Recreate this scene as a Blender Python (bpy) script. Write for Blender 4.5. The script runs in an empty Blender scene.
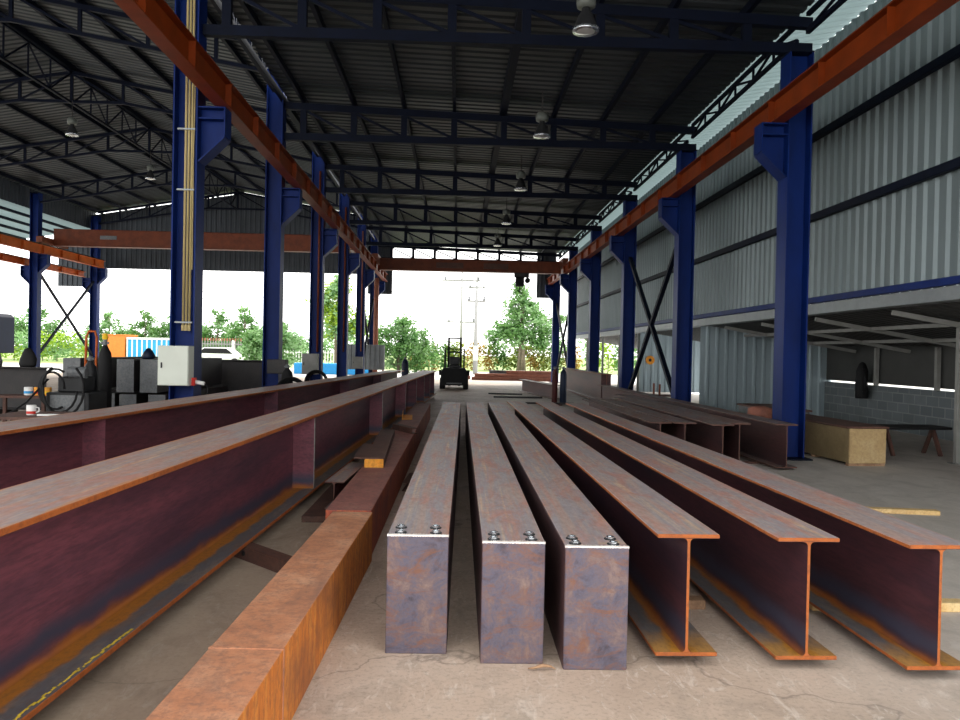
import bpy, bmesh, math, random
from mathutils import Vector, Matrix
random.seed(7)
S = bpy.context.scene
COL = S.collection
R = math.radians
ORD = ['first', 'second', 'third', 'fourth', 'fifth', 'sixth', 'seventh', 'eighth', 'ninth', 'tenth', 'eleventh', 'twelfth']

# ------------------------------------------------------------------ mesh helper
class MB:
    def __init__(s): s.v = []; s.f = []; s.m = []
    def poly(s, pts, faces, mi=0):
        b = len(s.v); s.v += [tuple(p) for p in pts]
        for f in faces: s.f.append([b + i for i in f]); s.m.append(mi)
    def box(s, x0, x1, y0, y1, z0, z1, mi=0):
        p = [(x0,y0,z0),(x1,y0,z0),(x1,y1,z0),(x0,y1,z0),(x0,y0,z1),(x1,y0,z1),(x1,y1,z1),(x0,y1,z1)]
        s.poly(p, [(3,2,1,0),(4,5,6,7),(0,1,5,4),(1,2,6,5),(2,3,7,6),(3,0,4,7)], mi); return s
    def bar(s, p, q, w, h=None, up=(0,0,1), mi=0):
        h = h or w; p = Vector(p); q = Vector(q); d = (q-p).normalized(); u = Vector(up)
        a = d.cross(u)
        if a.length < 1e-4: a = d.cross(Vector((0,1,0)))
        a.normalize(); b = a.cross(d)
        pts = [o + a*(w/2*i) + b*(h/2*j) for o in (p, q) for i, j in ((-1,-1),(1,-1),(1,1),(-1,1))]
        s.poly(pts, [(0,1,2,3),(7,6,5,4),(0,4,5,1),(1,5,6,2),(2,6,7,3),(3,7,4,0)], mi); return s
    def tube(s, pts, r, n=8, mi=0, cap=True):
        pts = [Vector(p) for p in pts]; rs = r if isinstance(r, (list, tuple)) else [r]*len(pts)
        base = len(s.v); prev = None
        for i, p in enumerate(pts):
            d = (pts[min(i+1, len(pts)-1)] - pts[max(i-1, 0)]).normalized()
            if prev is None:
                a = d.cross(Vector((0,0,1)))
                if a.length < 1e-3: a = d.cross(Vector((0,1,0)))
            else: a = prev - d*prev.dot(d)
            a.normalize(); prev = a; b = d.cross(a)
            for k in range(n):
                t = 2*math.pi*k/n; s.v.append(tuple(p + (a*math.cos(t) + b*math.sin(t))*rs[i]))
        for i in range(len(pts)-1):
            for k in range(n):
                a0 = base+i*n+k; a1 = base+i*n+(k+1)%n; s.f.append([a0, a1, a1+n, a0+n]); s.m.append(mi)
        if cap:
            s.f.append([base+k for k in range(n)][::-1]); s.m.append(mi)
            s.f.append([base+(len(pts)-1)*n+k for k in range(n)]); s.m.append(mi)
        return s
    def lathe(s, prof, c=(0,0,0), n=16, mi=0):
        base = len(s.v)
        for r, z in prof:
            for k in range(n):
                t = 2*math.pi*k/n; s.v.append((c[0]+r*math.cos(t), c[1]+r*math.sin(t), c[2]+z))
        for i in range(len(prof)-1):
            for k in range(n):
                a0 = base+i*n+k; a1 = base+i*n+(k+1)%n; s.f.append([a0,a1,a1+n,a0+n]); s.m.append(mi)
        s.f.append([base+k for k in range(n)][::-1]); s.m.append(mi)
        s.f.append([base+(len(prof)-1)*n+k for k in range(n)]); s.m.append(mi)
        return s
    def prism(s, prof, y0, y1, mi=0):          # profile in x,z swept along y
        n = len(prof)
        pts = [(x,y0,z) for x,z in prof] + [(x,y1,z) for x,z in prof]
        s.poly(pts, [tuple(range(n)), tuple(range(2*n-1, n-1, -1))] + [(i, i+n, (i+1)%n+n, (i+1)%n) for i in range(n)], mi); return s
    def build(s, name, mats, parent=None, bevel=0, smooth=False, seg=1):
        me = bpy.data.meshes.new(name); me.from_pydata(s.v, [], s.f)
        for m in (mats if isinstance(mats, (list, tuple)) else [mats]): me.materials.append(m)
        me.polygons.foreach_set('material_index', s.m)
        bm = bmesh.new(); bm.from_mesh(me); bmesh.ops.recalc_face_normals(bm, faces=bm.faces); bm.to_mesh(me); bm.free()
        if smooth:
            me.polygons.foreach_set('use_smooth', [True]*len(me.polygons))
        me.update()
        o = bpy.data.objects.new(name, me); COL.objects.link(o)
        if parent: o.parent = parent
        if bevel:
            b = o.modifiers.new('bevel', 'BEVEL'); b.width = bevel; b.segments = seg; b.limit_method = 'ANGLE'
        return o

def tag(o, label=None, cat=None, group=None, kind=None):
    if label: o['label'] = label
    if cat: o['category'] = cat
    if group: o['group'] = group
    if kind: o['kind'] = kind
    return o
def thing(name, label, cat, loc=(0,0,0), rz=0, group=None):
    o = bpy.data.objects.new(name, None); COL.objects.link(o); o.empty_display_size = .2
    o.location = loc; o.rotation_euler = (0,0,rz)
    return tag(o, label, cat, group, 'thing')
def struct(name, mb, mats, label=None, cat=None, **k):
    return tag(mb.build(name, mats, **k), label, cat, None, 'structure')
def copy_tree(o, parent=None):
    c = o.copy(); COL.objects.link(c)
    if parent: c.parent = parent
    for ch in list(o.children): copy_tree(ch, c)
    return c

# ------------------------------------------------------------------ materials
class G:
    def __init__(s, name):
        s.m = bpy.data.materials.new(name); s.m.use_nodes = True
        s.t = s.m.node_tree; s.b = s.t.nodes['Principled BSDF']
    def n(s, t, **k):
        x = s.t.nodes.new(t)
        for a, b in k.items(): setattr(x, a, b)
        return x
    def l(s, a, b): s.t.links.new(a, b)
    def coord(s, stretch=(1,1,1), rand=True):
        tc = s.n('ShaderNodeTexCoord'); mp = s.n('ShaderNodeMapping'); mp.inputs['Scale'].default_value = stretch
        s.l(tc.outputs['Object'], mp.inputs[0])
        if rand:
            oi = s.n('ShaderNodeObjectInfo'); mu = s.n('ShaderNodeMath', operation='MULTIPLY'); mu.inputs[1].default_value = 57.
            s.l(oi.outputs['Random'], mu.inputs[0]); s.l(mu.outputs[0], mp.inputs['Location'])
        return mp.outputs[0]
    def noise(s, scale, stretch=(1,1,1), detail=5, rough=.6, dist=0, rand=True):
        x = s.n('ShaderNodeTexNoise'); x.inputs['Scale'].default_value = scale; x.inputs['Detail'].default_value = detail
        x.inputs['Roughness'].default_value = rough; x.inputs['Distortion'].default_value = dist
        s.l(s.coord(stretch, rand), x.inputs['Vector']); return x.outputs['Fac']
    def ramp(s, fac, stops):
        x = s.n('ShaderNodeValToRGB'); e = x.color_ramp.elements
        while len(e) < len(stops): e.new(.5)
        for i, (p, c) in enumerate(stops):
            e[i].position = p; e[i].color = (*c, 1) if isinstance(c, (tuple, list)) else (c, c, c, 1)
        s.l(fac, x.inputs[0]); return x.outputs[0]
    def mix(s, fac, a, b, mode='MIX'):
        x = s.n('ShaderNodeMix', data_type='RGBA', blend_type=mode)
        for sock, v in ((x.inputs[0], fac), (x.inputs[6], a), (x.inputs[7], b)):
            if hasattr(v, 'links'): s.l(v, sock)
            elif isinstance(v, (tuple, list)): sock.default_value = (*v, 1)
            else: sock.default_value = v
        return x.outputs[2]
    def math(s, op, a, b=0., clamp=False):
        x = s.n('ShaderNodeMath', operation=op, use_clamp=clamp)
        for i, v in enumerate((a, b)):
            if hasattr(v, 'links'): s.l(v, x.inputs[i])
            else: x.inputs[i].default_value = v
        return x.outputs[0]
    def axis(s, i):
        tc = s.n('ShaderNodeTexCoord'); sp = s.n('ShaderNodeSeparateXYZ'); s.l(tc.outputs['Object'], sp.inputs[0]); return sp.outputs[i]
    def step(s, v, lo, hi):
        x = s.n('ShaderNodeMapRange', interpolation_type='SMOOTHSTEP'); x.inputs[1].default_value = lo; x.inputs[2].default_value = hi
        s.l(v, x.inputs[0]); return x.outputs[0]
    def done(s, col, rough=.6, metal=0., bump=None, bs=.2, bd=.01):
        b = s.b
        if hasattr(col, 'links'): s.l(col, b.inputs['Base Color'])
        else: b.inputs['Base Color'].default_value = (*col, 1)
        if hasattr(rough, 'links'): s.l(rough, b.inputs['Roughness'])
        else: b.inputs['Roughness'].default_value = rough
        b.inputs['Metallic'].default_value = metal
        if bump is not None:
            x = s.n('ShaderNodeBump'); x.inputs['Strength'].default_value = bs; x.inputs['Distance'].default_value = bd
            s.l(bump, x.inputs['Height']); s.l(x.outputs[0], b.inputs['Normal'])
        return s.m

def plain(name, c, rough=.5, metal=0., var=.25, scale=6, stretch=(1,1,1), spec=.3):
    g = G(name); n = g.noise(scale, stretch)
    col = g.ramp(n, [(.3, tuple(x*(1-var) for x in c)), (.7, tuple(min(1, x*(1+var)) for x in c))])
    g.b.inputs['Specular IOR Level'].default_value = spec
    return g.done(col, rough, metal, n, .05)

def steel_top(name, tint=(1,1,1), edge=.15, orange=.75):
    """mill scale: blue grey, tan and pink streaks along the length, rust rim near the flange edge"""
    g = G(name); T = lambda c: tuple(a*b for a, b in zip(c, tint))
    n1 = g.noise(1.7, (11, .28, 1), 6, .6); n2 = g.noise(2.2, (3, .8, 1), 7, .7, .6); n3 = g.noise(45, (1, .35, 1), 4, .7)
    c = g.ramp(n1, [(.30, T((.40,.225,.185))), (.44, T((.36,.285,.255))), (.54, T((.265,.26,.30))), (.66, T((.50,.375,.25)))])
    c = g.mix(g.ramp(n2, [(.48, 0.), (.64, .8)]), c, T((.42,.20,.15)))
    c = g.mix(g.ramp(n3, [(.3, .55), (.62, 0.)]), c, T((.17,.13,.12)))
    n4 = g.noise(3., (1, .9, 1), 6, .7)
    c = g.mix(g.ramp(n4, [(.66, 0.), (.72, .7)]), c, (.52,.40,.26))
    ax = g.math('ABSOLUTE', g.axis(0)); ax = g.math('ADD', ax, g.math('MULTIPLY', g.math('SUBTRACT', g.noise(9, (1,.5,1), 4), .5), .09))
    c = g.mix(g.math('MULTIPLY', g.step(ax, edge-.004, edge+.030), orange), c, (.50,.20,.06))
    return g.done(c, g.ramp(n2, [(.3, .42), (.7, .62)]), .10, n3, .12, .004)

def steel_web(name, a=(.150,.045,.055), b=(.062,.032,.052), rust=True, zr=.1, top=.5, metal=.1, stain=(.32,.10,.018)):
    g = G(name); n1 = g.noise(1.1, (1, .35, 3.2), 5, .6); n2 = g.noise(26, (1, .25, 2.), 4, .7)
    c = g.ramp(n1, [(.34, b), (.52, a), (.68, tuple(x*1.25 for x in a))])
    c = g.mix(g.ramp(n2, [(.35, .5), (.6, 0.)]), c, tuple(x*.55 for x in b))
    if rust:
        z = g.math('ADD', g.axis(2), g.math('MULTIPLY', g.math('SUBTRACT', g.noise(5, (1, .6, 1), 4), .5), .10))
        c = g.mix(g.math('SUBTRACT', 1., g.step(z, zr, zr+.07)), c, stain)
        c = g.mix(g.math('MULTIPLY', g.step(z, zr+.02, zr+.09), g.math('SUBTRACT', 1., g.step(z, zr+.09, zr+.2))), c, (.05,.05,.085))
    return g.done(c, .55, metal, n2, .1, .003)

def flange_in(name, w=.035, orange=(.36,.125,.018)):
    g = G(name); n1 = g.noise(3, (3, .6, 1), 6, .65); n2 = g.noise(40, (1, .5, 1), 4, .7)
    c = g.ramp(n1, [(.32, (.19,.13,.10)), (.5, (.12,.12,.135)), (.66, (.22,.18,.15))])
    ax = g.math('ABSOLUTE', g.axis(0)); ax = g.math('ADD', ax, g.math('MULTIPLY', g.math('SUBTRACT', g.noise(8, (1, .5, 1), 4), .5), .10))
    c = g.mix(g.math('SUBTRACT', 1., g.step(ax, w, w+.035)), c, orange)
    y = g.math('ADD', g.axis(1), g.math('MULTIPLY', g.math('SUBTRACT', g.noise(7, (1,1,1), 4), .5), .35))
    c = g.mix(g.math('MULTIPLY', g.math('SUBTRACT', 1., g.step(y, .05, .35)), .7), c, (.50,.23,.02))
    c = g.mix(g.ramp(n2, [(.3, .5), (.55, 0.)]), c, (.12,.07,.04))
    return g.done(c, .6, .15, n2, .12, .003)

def rusty(name, stops, dark=(.10,.06,.05), drip=False, rough=.75, blotch=.5):
    g = G(name); st = (6, 6, .5) if drip else (1, 1, 1)
    n1 = g.noise(3.2, st, 7, .68, .4); n2 = g.noise(30, (1, 1, .6 if drip else 1), 5, .75); n3 = g.noise(1.7, (2.5, .5, 1), 5, .6)
    c = g.ramp(n1, stops)
    c = g.mix(g.ramp(n3, [(.52, 0.), (.66, blotch)]), c, dark)
    c = g.mix(g.ramp(n2, [(.34, .6), (.55, 0.)]), c, dark)
    return g.done(c, rough, 0., n2, .25, .004)

M = {}
M['top'] = steel_top('mill_scale', (1.25,1.2,1.18)); M['top_girder'] = steel_top('mill_scale_girder', (1.12,1.0,.94), .2, .7)
M['top_far'] = steel_top('mill_scale_dull', (.62,.54,.50), .15, .4)
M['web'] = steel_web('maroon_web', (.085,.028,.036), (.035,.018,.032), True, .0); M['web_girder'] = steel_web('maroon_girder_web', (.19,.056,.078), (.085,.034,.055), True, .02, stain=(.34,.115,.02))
M['web_far'] = steel_web('dull_web', (.11,.045,.045), (.06,.03,.035), False)
M['flange_in'] = flange_in('flange_inside'); M['flange_girder'] = flange_in('girder_flange_inside', .095, (.44,.16,.02))
M['box_side'] = steel_web('box_side', (.085,.04,.04), (.04,.028,.042), False)
g = G('box_end')
n1 = g.noise(7, (1,1,1), 8, .72, .6); n2 = g.noise(4.5, (.8,1,2.2), 8, .75, 1.4); n3 = g.noise(60, (1,1,1), 5, .8)
c = g.ramp(n1, [(.34, (.060,.050,.068)), (.47, (.112,.106,.150)), (.57, (.165,.118,.125)), (.68, (.25,.175,.15))])
c = g.mix(g.ramp(n2, [(.50, 0.), (.64, .8)]), c, (.215,.090,.045))
c = g.mix(g.ramp(n3, [(.3, .5), (.55, 0.)]), c, (.10,.075,.085))
M['box_end'] = g.done(c, .5, .2, n3, .1, .003)
M['cut'] = rusty('flame_cut_rust', [(.3, (.25,.06,.010)), (.5, (.40,.105,.016)), (.7, (.34,.10,.025))], (.15,.042,.014), blotch=.3)
M['rust_box_top'] = rusty('rust_box_top', [(.3, (.36,.145,.075)), (.5, (.50,.215,.11)), (.7, (.60,.32,.19))], (.17,.10,.08))
M['rust_box_side'] = rusty('rust_box_side', [(.3, (.34,.085,.016)), (.5, (.62,.19,.022)), (.7, (.66,.27,.05))], (.17,.06,.03), True, blotch=.6)
M['red_top'] = rusty('red_box_top', [(.3, (.22,.085,.075)), (.5, (.31,.12,.095)), (.7, (.33,.17,.13))], (.12,.06,.055))
M['red_side'] = rusty('red_box_side', [(.3, (.24,.05,.03)), (.5, (.42,.085,.04)), (.7, (.50,.17,.05))], (.10,.045,.06), True)
M['rust_dark'] = rusty('dark_rust', [(.3, (.075,.032,.024)), (.5, (.11,.046,.032)), (.7, (.14,.072,.048))], (.04,.023,.02))
M['rust_red'] = rusty('red_rust', [(.3, (.28,.09,.055)), (.5, (.36,.13,.08)), (.7, (.40,.19,.12))], (.15,.06,.05))
M['steel_dark'] = rusty('dark_steel', [(.3, (.013,.012,.013)), (.5, (.022,.019,.020)), (.7, (.034,.027,.025))], (.01,.009,.01), rough=.6)
M['steel_grey'] = rusty('grey_steel', [(.3, (.10,.108,.115)), (.5, (.14,.152,.16)), (.7, (.18,.185,.19))], (.06,.06,.066), rough=.5, blotch=.35)
M['orange_raw'] = rusty('orange_primer', [(.3, (.65,.22,.015)), (.5, (.85,.33,.02)), (.7, (.80,.40,.07))], (.35,.12,.02), blotch=.25)
M['blue'] = plain('blue_paint', (.0024,.0165,.115), .5, 0, .25, 3, (1,1,.4), spec=.15)
M['navy'] = plain('navy_paint', (.0012,.0035,.013), .65, 0, .25, 4, spec=.15)
M['orange'] = plain('orange_paint', (.185,.028,.0025), .5, 0, .2, 3, spec=.2)
M['orange_lit'] = plain('sunlit_orange_paint', (.46,.09,.010), .5, 0, .2, 3)  # lighter copy of the orange: daylight on the outer runways put into the colour
M['orange_dull'] = plain('dull_orange_paint', (.14,.030,.008), .55, 0, .3, 3)
M['white_metal'] = plain('bright_weld', (.85,.80,.76), .35, .3, .15, 60)
M['bolt'] = plain('zinc_bolt', (.62,.66,.70), .25, .9, .15, 40)
M['black'] = plain('black_rubber', (.007,.007,.008), .7)
M['dark_grey'] = plain('dark_grey_paint', (.022,.023,.025), .5)
M['beige'] = plain('cabinet_paint', (.58,.62,.55), .4, 0, .06, 2)
M['conduit'] = plain('conduit_paint', (.40,.32,.145), .5, 0, .15, 3)
M['white'] = plain('white_paint', (.78,.78,.76), .5, 0, .06)
M['post_white'] = plain('dusty_white_paint', (.24,.24,.225), .6, 0, .12)
M['red'] = plain('red_paint', (.55,.03,.02), .45)
M['yellow'] = plain('yellow_paint', (.85,.50,.02), .45)
M['blue_bright'] = plain('bright_blue_paint', (.03,.33,.72), .5, 0, .1)
M['gas_blue'] = plain('cylinder_blue', (.003,.010,.034), .5)
M['hose_red'] = plain('hose_red', (.07,.01,.01), .5)
M['ply'] = rusty('plywood', [(.3, (.42,.29,.13)), (.5, (.52,.37,.18)), (.7, (.58,.44,.24))], (.34,.21,.10), rough=.7, blotch=.35)
M['timber'] = rusty('timber', [(.3, (.55,.35,.13)), (.5, (.72,.50,.22)), (.7, (.78,.60,.32))], (.38,.20,.07), rough=.75, blotch=.3)
M['block_wood'] = rusty('old_timber', [(.3, (.28,.16,.09)), (.5, (.38,.23,.13)), (.7, (.45,.31,.2))], (.15,.08,.05), rough=.8)
M['galv'] = plain('galvanised', (.24,.26,.27), .45, .4, .12, 5)
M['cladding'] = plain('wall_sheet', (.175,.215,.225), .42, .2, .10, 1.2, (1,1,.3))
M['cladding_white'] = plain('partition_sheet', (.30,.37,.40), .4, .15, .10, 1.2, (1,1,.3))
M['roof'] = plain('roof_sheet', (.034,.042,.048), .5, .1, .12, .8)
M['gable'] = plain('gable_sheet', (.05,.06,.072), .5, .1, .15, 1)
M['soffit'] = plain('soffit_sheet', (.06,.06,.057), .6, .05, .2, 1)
M['concrete_grey'] = plain('apron_concrete', (.52,.51,.48), .85, 0, .12, .6)
M['trunk'] = plain('bark', (.20,.16,.12), .9, 0, .3, 8)
M['pole'] = plain('concrete_pole', (.34,.34,.33), .8, 0, .08, 2)
M['glass_lens'] = plain('lamp_lens', (.75,.76,.74), .12, .6, .05)
M['lamp_body'] = plain('lamp_housing', (.14,.155,.14), .45, .2, .1)
M['orange_box'] = plain('container_orange', (.72,.20,.035), .5, 0, .1)
M['chalk'] = plain('yellow_marker_paint', (.75,.55,.05), .7, 0, .3, 40)
# translucent rooflight sheet
g = G('rooflight'); tr = g.n('ShaderNodeBsdfTranslucent'); tr.inputs[0].default_value = (.36,.42,.425,1)
df = g.n('ShaderNodeBsdfDiffuse'); df.inputs[0].default_value = (.3,.34,.35,1); mx = g.n('ShaderNodeMixShader'); mx.inputs[0].default_value = .25
g.l(tr.outputs[0], mx.inputs[1]); g.l(df.outputs[0], mx.inputs[2]); g.l(mx.outputs[0], g.t.nodes['Material Output'].inputs[0]); M['rooflight'] = g.m
# concrete floor
g = G('floor_concrete')
n1 = g.noise(.55, (1,1,1), 7, .62, .3, False); n2 = g.noise(2.6, (1,.7,1), 8, .7, .8, False); n3 = g.noise(38, (1,1,1), 5, .75, 0, False); n4 = g.noise(9, (1.6,.5,1), 6, .7, 1.2, False)
c = g.ramp(n1, [(.32, (.43,.325,.25)), (.5, (.55,.425,.335)), (.68, (.63,.52,.435))])
c = g.mix(g.ramp(n2, [(.50, 0.), (.68, .55)]), c, (.29,.24,.19))
c = g.mix(g.ramp(n4, [(.55, 0.), (.66, .65)]), c, (.70,.61,.53))
c = g.mix(g.ramp(n3, [(.30, .55), (.5, 0.)]), c, (.21,.17,.14))
vo = g.n('ShaderNodeTexVoronoi', feature='DISTANCE_TO_EDGE'); vo.inputs['Scale'].default_value = .42
mp = g.coord((1,1,1), False); ad = g.n('ShaderNodeVectorMath', operation='ADD'); wn = g.n('ShaderNodeTexNoise'); wn.inputs['Scale'].default_value = 2.; wn.inputs['Detail'].default_value = 6
g.l(mp, wn.inputs['Vector']); g.l(mp, ad.inputs[0]); g.l(wn.outputs['Color'], ad.inputs[1]); g.l(ad.outputs[0], vo.inputs['Vector'])
c = g.mix(g.ramp(vo.outputs['Distance'], [(.0, .65), (.006, 0.)]), c, (.17,.135,.11))
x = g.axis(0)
c = g.mix(g.math('MULTIPLY', g.step(x, 1.2, 3.4), .75), c, g.mix(g.ramp(n2, [(.40, 0.), (.62, .8)]), (.53,.505,.47), (.40,.38,.35)))  # greyer concrete by the clad wall, raised to hold the front light in its colour
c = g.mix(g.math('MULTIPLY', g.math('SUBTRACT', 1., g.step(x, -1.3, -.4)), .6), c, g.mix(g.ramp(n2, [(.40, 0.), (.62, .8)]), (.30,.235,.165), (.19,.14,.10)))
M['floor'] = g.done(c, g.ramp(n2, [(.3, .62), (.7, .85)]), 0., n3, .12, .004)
# yard / verge outside
g = G('yard'); n1 = g.noise(.25, rand=False); n2 = g.noise(6, rand=False)
y = g.math('ADD', g.axis(1), g.math('MULTIPLY', g.math('SUBTRACT', n1, .5), 6.))
c = g.mix(g.step(y, 56, 60), g.ramp(n2, [(.3, (.46,.45,.42)), (.7, (.58,.57,.54))]), g.ramp(n2, [(.3, (.17,.26,.07)), (.7, (.30,.38,.13))]))
M['yard'] = g.done(c, .9, 0, n2, .1)
# block wall
g = G('block_wall'); br = g.n('ShaderNodeTexBrick'); tc = g.n('ShaderNodeTexCoord'); sp = g.n('ShaderNodeSeparateXYZ'); cb = g.n('ShaderNodeCombineXYZ')
g.l(tc.outputs['Object'], sp.inputs[0]); g.l(sp.outputs[1], cb.inputs[0]); g.l(sp.outputs[2], cb.inputs[1]); g.l(cb.outputs[0], br.inputs['Vector'])
br.inputs['Scale'].default_value = 1.; br.inputs['Brick Width'].default_value = .4; br.inputs['Row Height'].default_value = .2; br.inputs['Mortar Size'].default_value = .012
br.inputs['Color1'].default_value = (.12,.14,.15,1); br.inputs['Color2'].default_value = (.165,.19,.2,1); br.inputs['Mortar'].default_value = (.24,.26,.26,1)
n1 = g.noise(2.5, rand=False); M['block'] = g.done(g.mix(g.ramp(n1, [(.4, 0.), (.7, .6)]), br.outputs[0], (.13,.145,.15)), .9, 0, br.outputs['Fac'], .2)
def leafmat(name, a, b, tr=.35):
    g = G(name); n = g.noise(1.3, detail=4); n2 = g.noise(14, detail=3)
    c = g.ramp(g.math('ADD', g.math('MULTIPLY', n, .6), g.math('MULTIPLY', n2, .4)), [(.36, a), (.62, b)])
    g.done(c, .55); t = g.n('ShaderNodeBsdfTranslucent'); g.l(c, t.inputs[0]); mx = g.n('ShaderNodeMixShader'); mx.inputs[0].default_value = tr
    g.l(g.b.outputs[0], mx.inputs[1]); g.l(t.outputs[0], mx.inputs[2]); g.l(mx.outputs[0], g.t.nodes['Material Output'].inputs[0]); return g.m
M['leaf'] = leafmat('leaf_green', (.045,.15,.03), (.17,.33,.085)); M['leaf_pale'] = leafmat('leaf_pale', (.12,.28,.09), (.36,.55,.26))
M['leaf_yellow'] = leafmat('leaf_yellow_green', (.14,.28,.015), (.42,.58,.05)); M['leaf_red'] = leafmat('leaf_reddish', (.28,.14,.04), (.50,.36,.08))
M['leaf_hedge'] = leafmat('leaf_hedge', (.05,.13,.02), (.30,.33,.05))

# ------------------------------------------------------------------ camera, world
F_PX = 780.; CAM_H = 1.505; yaw = .028423; pit = .010967; roll = .02
fw = Vector((math.sin(yaw)*math.cos(pit), math.cos(yaw)*math.cos(pit), -math.sin(pit)))
rt = Vector((math.cos(yaw), -math.sin(yaw), 0)); up = rt.cross(fw)
cr, sr = math.cos(roll), math.sin(roll)
crt = rt*cr + up*sr; cup = up*cr - rt*sr
cam = bpy.data.cameras.new('camera'); co = bpy.data.objects.new('camera', cam); COL.objects.link(co)
mw = Matrix((crt, cup, -fw)).transposed().to_4x4(); mw.translation = (0, 0, CAM_H); co.matrix_world = mw
cam.sensor_width = 36; cam.lens = F_PX/960*36; cam.clip_end = 600; S.camera = co
w = bpy.data.worlds.new('World'); S.world = w; w.use_nodes = True
bg = w.node_tree.nodes['Background']; bg.inputs[0].default_value = (1, .995, .98, 1); bg.inputs[1].default_value = 3.2
sun = bpy.data.lights.new('sun', 'SUN'); sun.energy = 3.5; sun.angle = R(14); sun.color = (1, .95, .86)
so = bpy.data.objects.new('sun', sun); COL.objects.link(so); so.location = (0, 60, 60)
so.rotation_euler = Vector((-.12, -.62, -.78)).to_track_quat('-Z', 'Y').to_euler()
vs = S.view_settings; vs.view_transform = 'Standard'; vs.look = 'None'; vs.gamma = 1; vs.use_curve_mapping = False; vs.exposure = 0.
S.cycles.max_bounces = 8; S.cycles.diffuse_bounces = 5

# ------------------------------------------------------------------ building frame data
YC = [11.5 + 5.62*i for i in range(6)]                      # frame lines
XL = lambda y: -3.97 - .0125*(y-11.5)                        # middle row
XR = 4.95                                                    # row by the clad wall
XO = lambda y: -18.1 - .01*(y-28)                            # outer row
ZT = lambda x: 6.55 + (4.8-x)*.032                            # top of main bay truss
XG = -11.2; ZG = lambda x: 9.30 - .17*abs(x-XG)               # top of side bay truss
Y0 = 1.0; Y1 = 40.5

# floor and ground
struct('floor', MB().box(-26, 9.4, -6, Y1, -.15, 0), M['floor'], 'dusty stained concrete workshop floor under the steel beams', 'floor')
struct('ground', MB().box(-160, 160, Y1, 260, -.20, -.02), M['yard'], 'pale concrete yard and grass beyond the open end of the shed', 'ground')

def corr(mb, P, along, across, n, pitch, h, L0, L1, normal, flat=.55):
    """trapezoid ribbed sheet: n ribs across, each running from L0(t) to L1(t) along"""
    P = Vector(P); A = Vector(along); B = Vector(across); N = Vector(normal)
    for i in range(n):
        for t0, t1, h0, h1 in ((0, flat, 0, 0), (flat, flat+.13, 0, h), (flat+.13, .87, h, h), (.87, 1, h, 0)):
            a, b = (i+t0)*pitch, (i+t1)*pitch
            la0, la1, lb0, lb1 = L0(a), L1(a), L0(b), L1(b)
            mb.poly([P+B*a+A*la0+N*h0, P+B*b+A*lb0+N*h1, P+B*b+A*lb1+N*h1, P+B*a+A*la1+N*h0], [(0,1,2,3)])
    return mb
def solid(o, t=.004):
    m = o.modifiers.new('solid', 'SOLIDIFY'); m.thickness = t; m.offset = 0; return o
K = lambda v: (lambda t: v)

nr = int((Y1-Y0)/.25)
zr = lambda x: ZT(x) + .14
mb = corr(MB(), (-4.35, Y0, zr(-4.35)), Vector((1,0,-.032)).normalized(), (0,1,0), nr, .25, .035, lambda t: .57-.0125*(t+Y0-11.5), K(9.43), (0,0,1))
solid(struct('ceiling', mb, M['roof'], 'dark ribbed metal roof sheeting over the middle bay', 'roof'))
mb = corr(MB(), (5.07, Y0, zr(5.07)), Vector((1,0,.20)).normalized(), (0,1,0), nr, .25, .035, K(0), K(1.17), (0,0,1))
solid(struct('ceiling_rooflight', mb, M['rooflight'], 'strip of pale translucent roof sheeting along the clad side wall', 'rooflight'))
for nm, d, sx, ln, tx in (('ceiling_slope', Vector((1,0,-.17)).normalized(), 1, 7.55, 'ribbed roof slope of the side bay falling towards the middle columns'),
                    ('ceiling_slope', Vector((-1,0,-.17)).normalized(), -1, 7.66, 'ribbed roof slope of the side bay falling towards the outer columns')):
    mb = corr(MB(), (XG, Y0, 9.30+.15), d, (0,1,0), nr, .25, .035, K(0), K(ln), (0,0,1))
    solid(struct(nm, mb, M['roof'], tx, 'roof'))
mb = corr(MB(), (-18.75, Y0, 7.35), Vector((-1,0,-.16)).normalized(), (0,1,0), nr, .25, .035, K(0), K(4.2), (0,0,1))
solid(struct('ceiling_rooflight', mb, M['rooflight'], 'pale translucent lean-to roof outside the outer columns', 'rooflight'))

mb = corr(MB(), (-18.66, Y0, 0), (0,0,1), (0,1,0), nr, .25, .03, K(7.30), K(8.175), (1,0,0))
solid(struct('wall_eave', mb, M['gable'], 'dark ribbed strip of sheeting under the outer eave of the side bay', 'wall'))
# side wall cladding (ribs vertical) and gable sheets
XW = 6.15
def wallsheet(x, y0, y1, z0, z1, mat, name, label, pitch=.25):
    n = int((y1-y0)/pitch)
    mb = corr(MB(), (x, y0, 0), (0,0,1), (0,1,0), n, pitch, .04, K(z0), K(z1), (-1,0,0))
    return solid(struct(name, mb, mat, label, 'wall'))
def endsheet(x0, x1, y, z0, z1, mat, name, label, pitch=.25):
    n = int((x1-x0)/pitch+.5); f = z1 if callable(z1) else (lambda x: z1); f0 = z0 if callable(z0) else (lambda x: z0)
    mb = corr(MB(), (x0, y, 0), (0,0,1), (1,0,0), n, pitch, .04, lambda t: f0(x0+t), lambda t: f(x0+t), (0,-1,0))
    return solid(struct(name, mb, mat, label, 'wall'))
wallsheet(XW, 1.0, Y1, 2.44, 6.86, M['cladding'], 'wall_right', 'ribbed pale metal cladding of the long side wall')
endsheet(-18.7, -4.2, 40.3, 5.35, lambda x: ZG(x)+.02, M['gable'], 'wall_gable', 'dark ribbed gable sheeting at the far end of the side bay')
endsheet(-4.7, -3.42, 40.3, 4.35, lambda x: 6.85 if x > -4.2 else 8.0, M['gable'], 'wall_gable', 'dark ribbed corner sheet beside the middle columns at the far opening')
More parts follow.
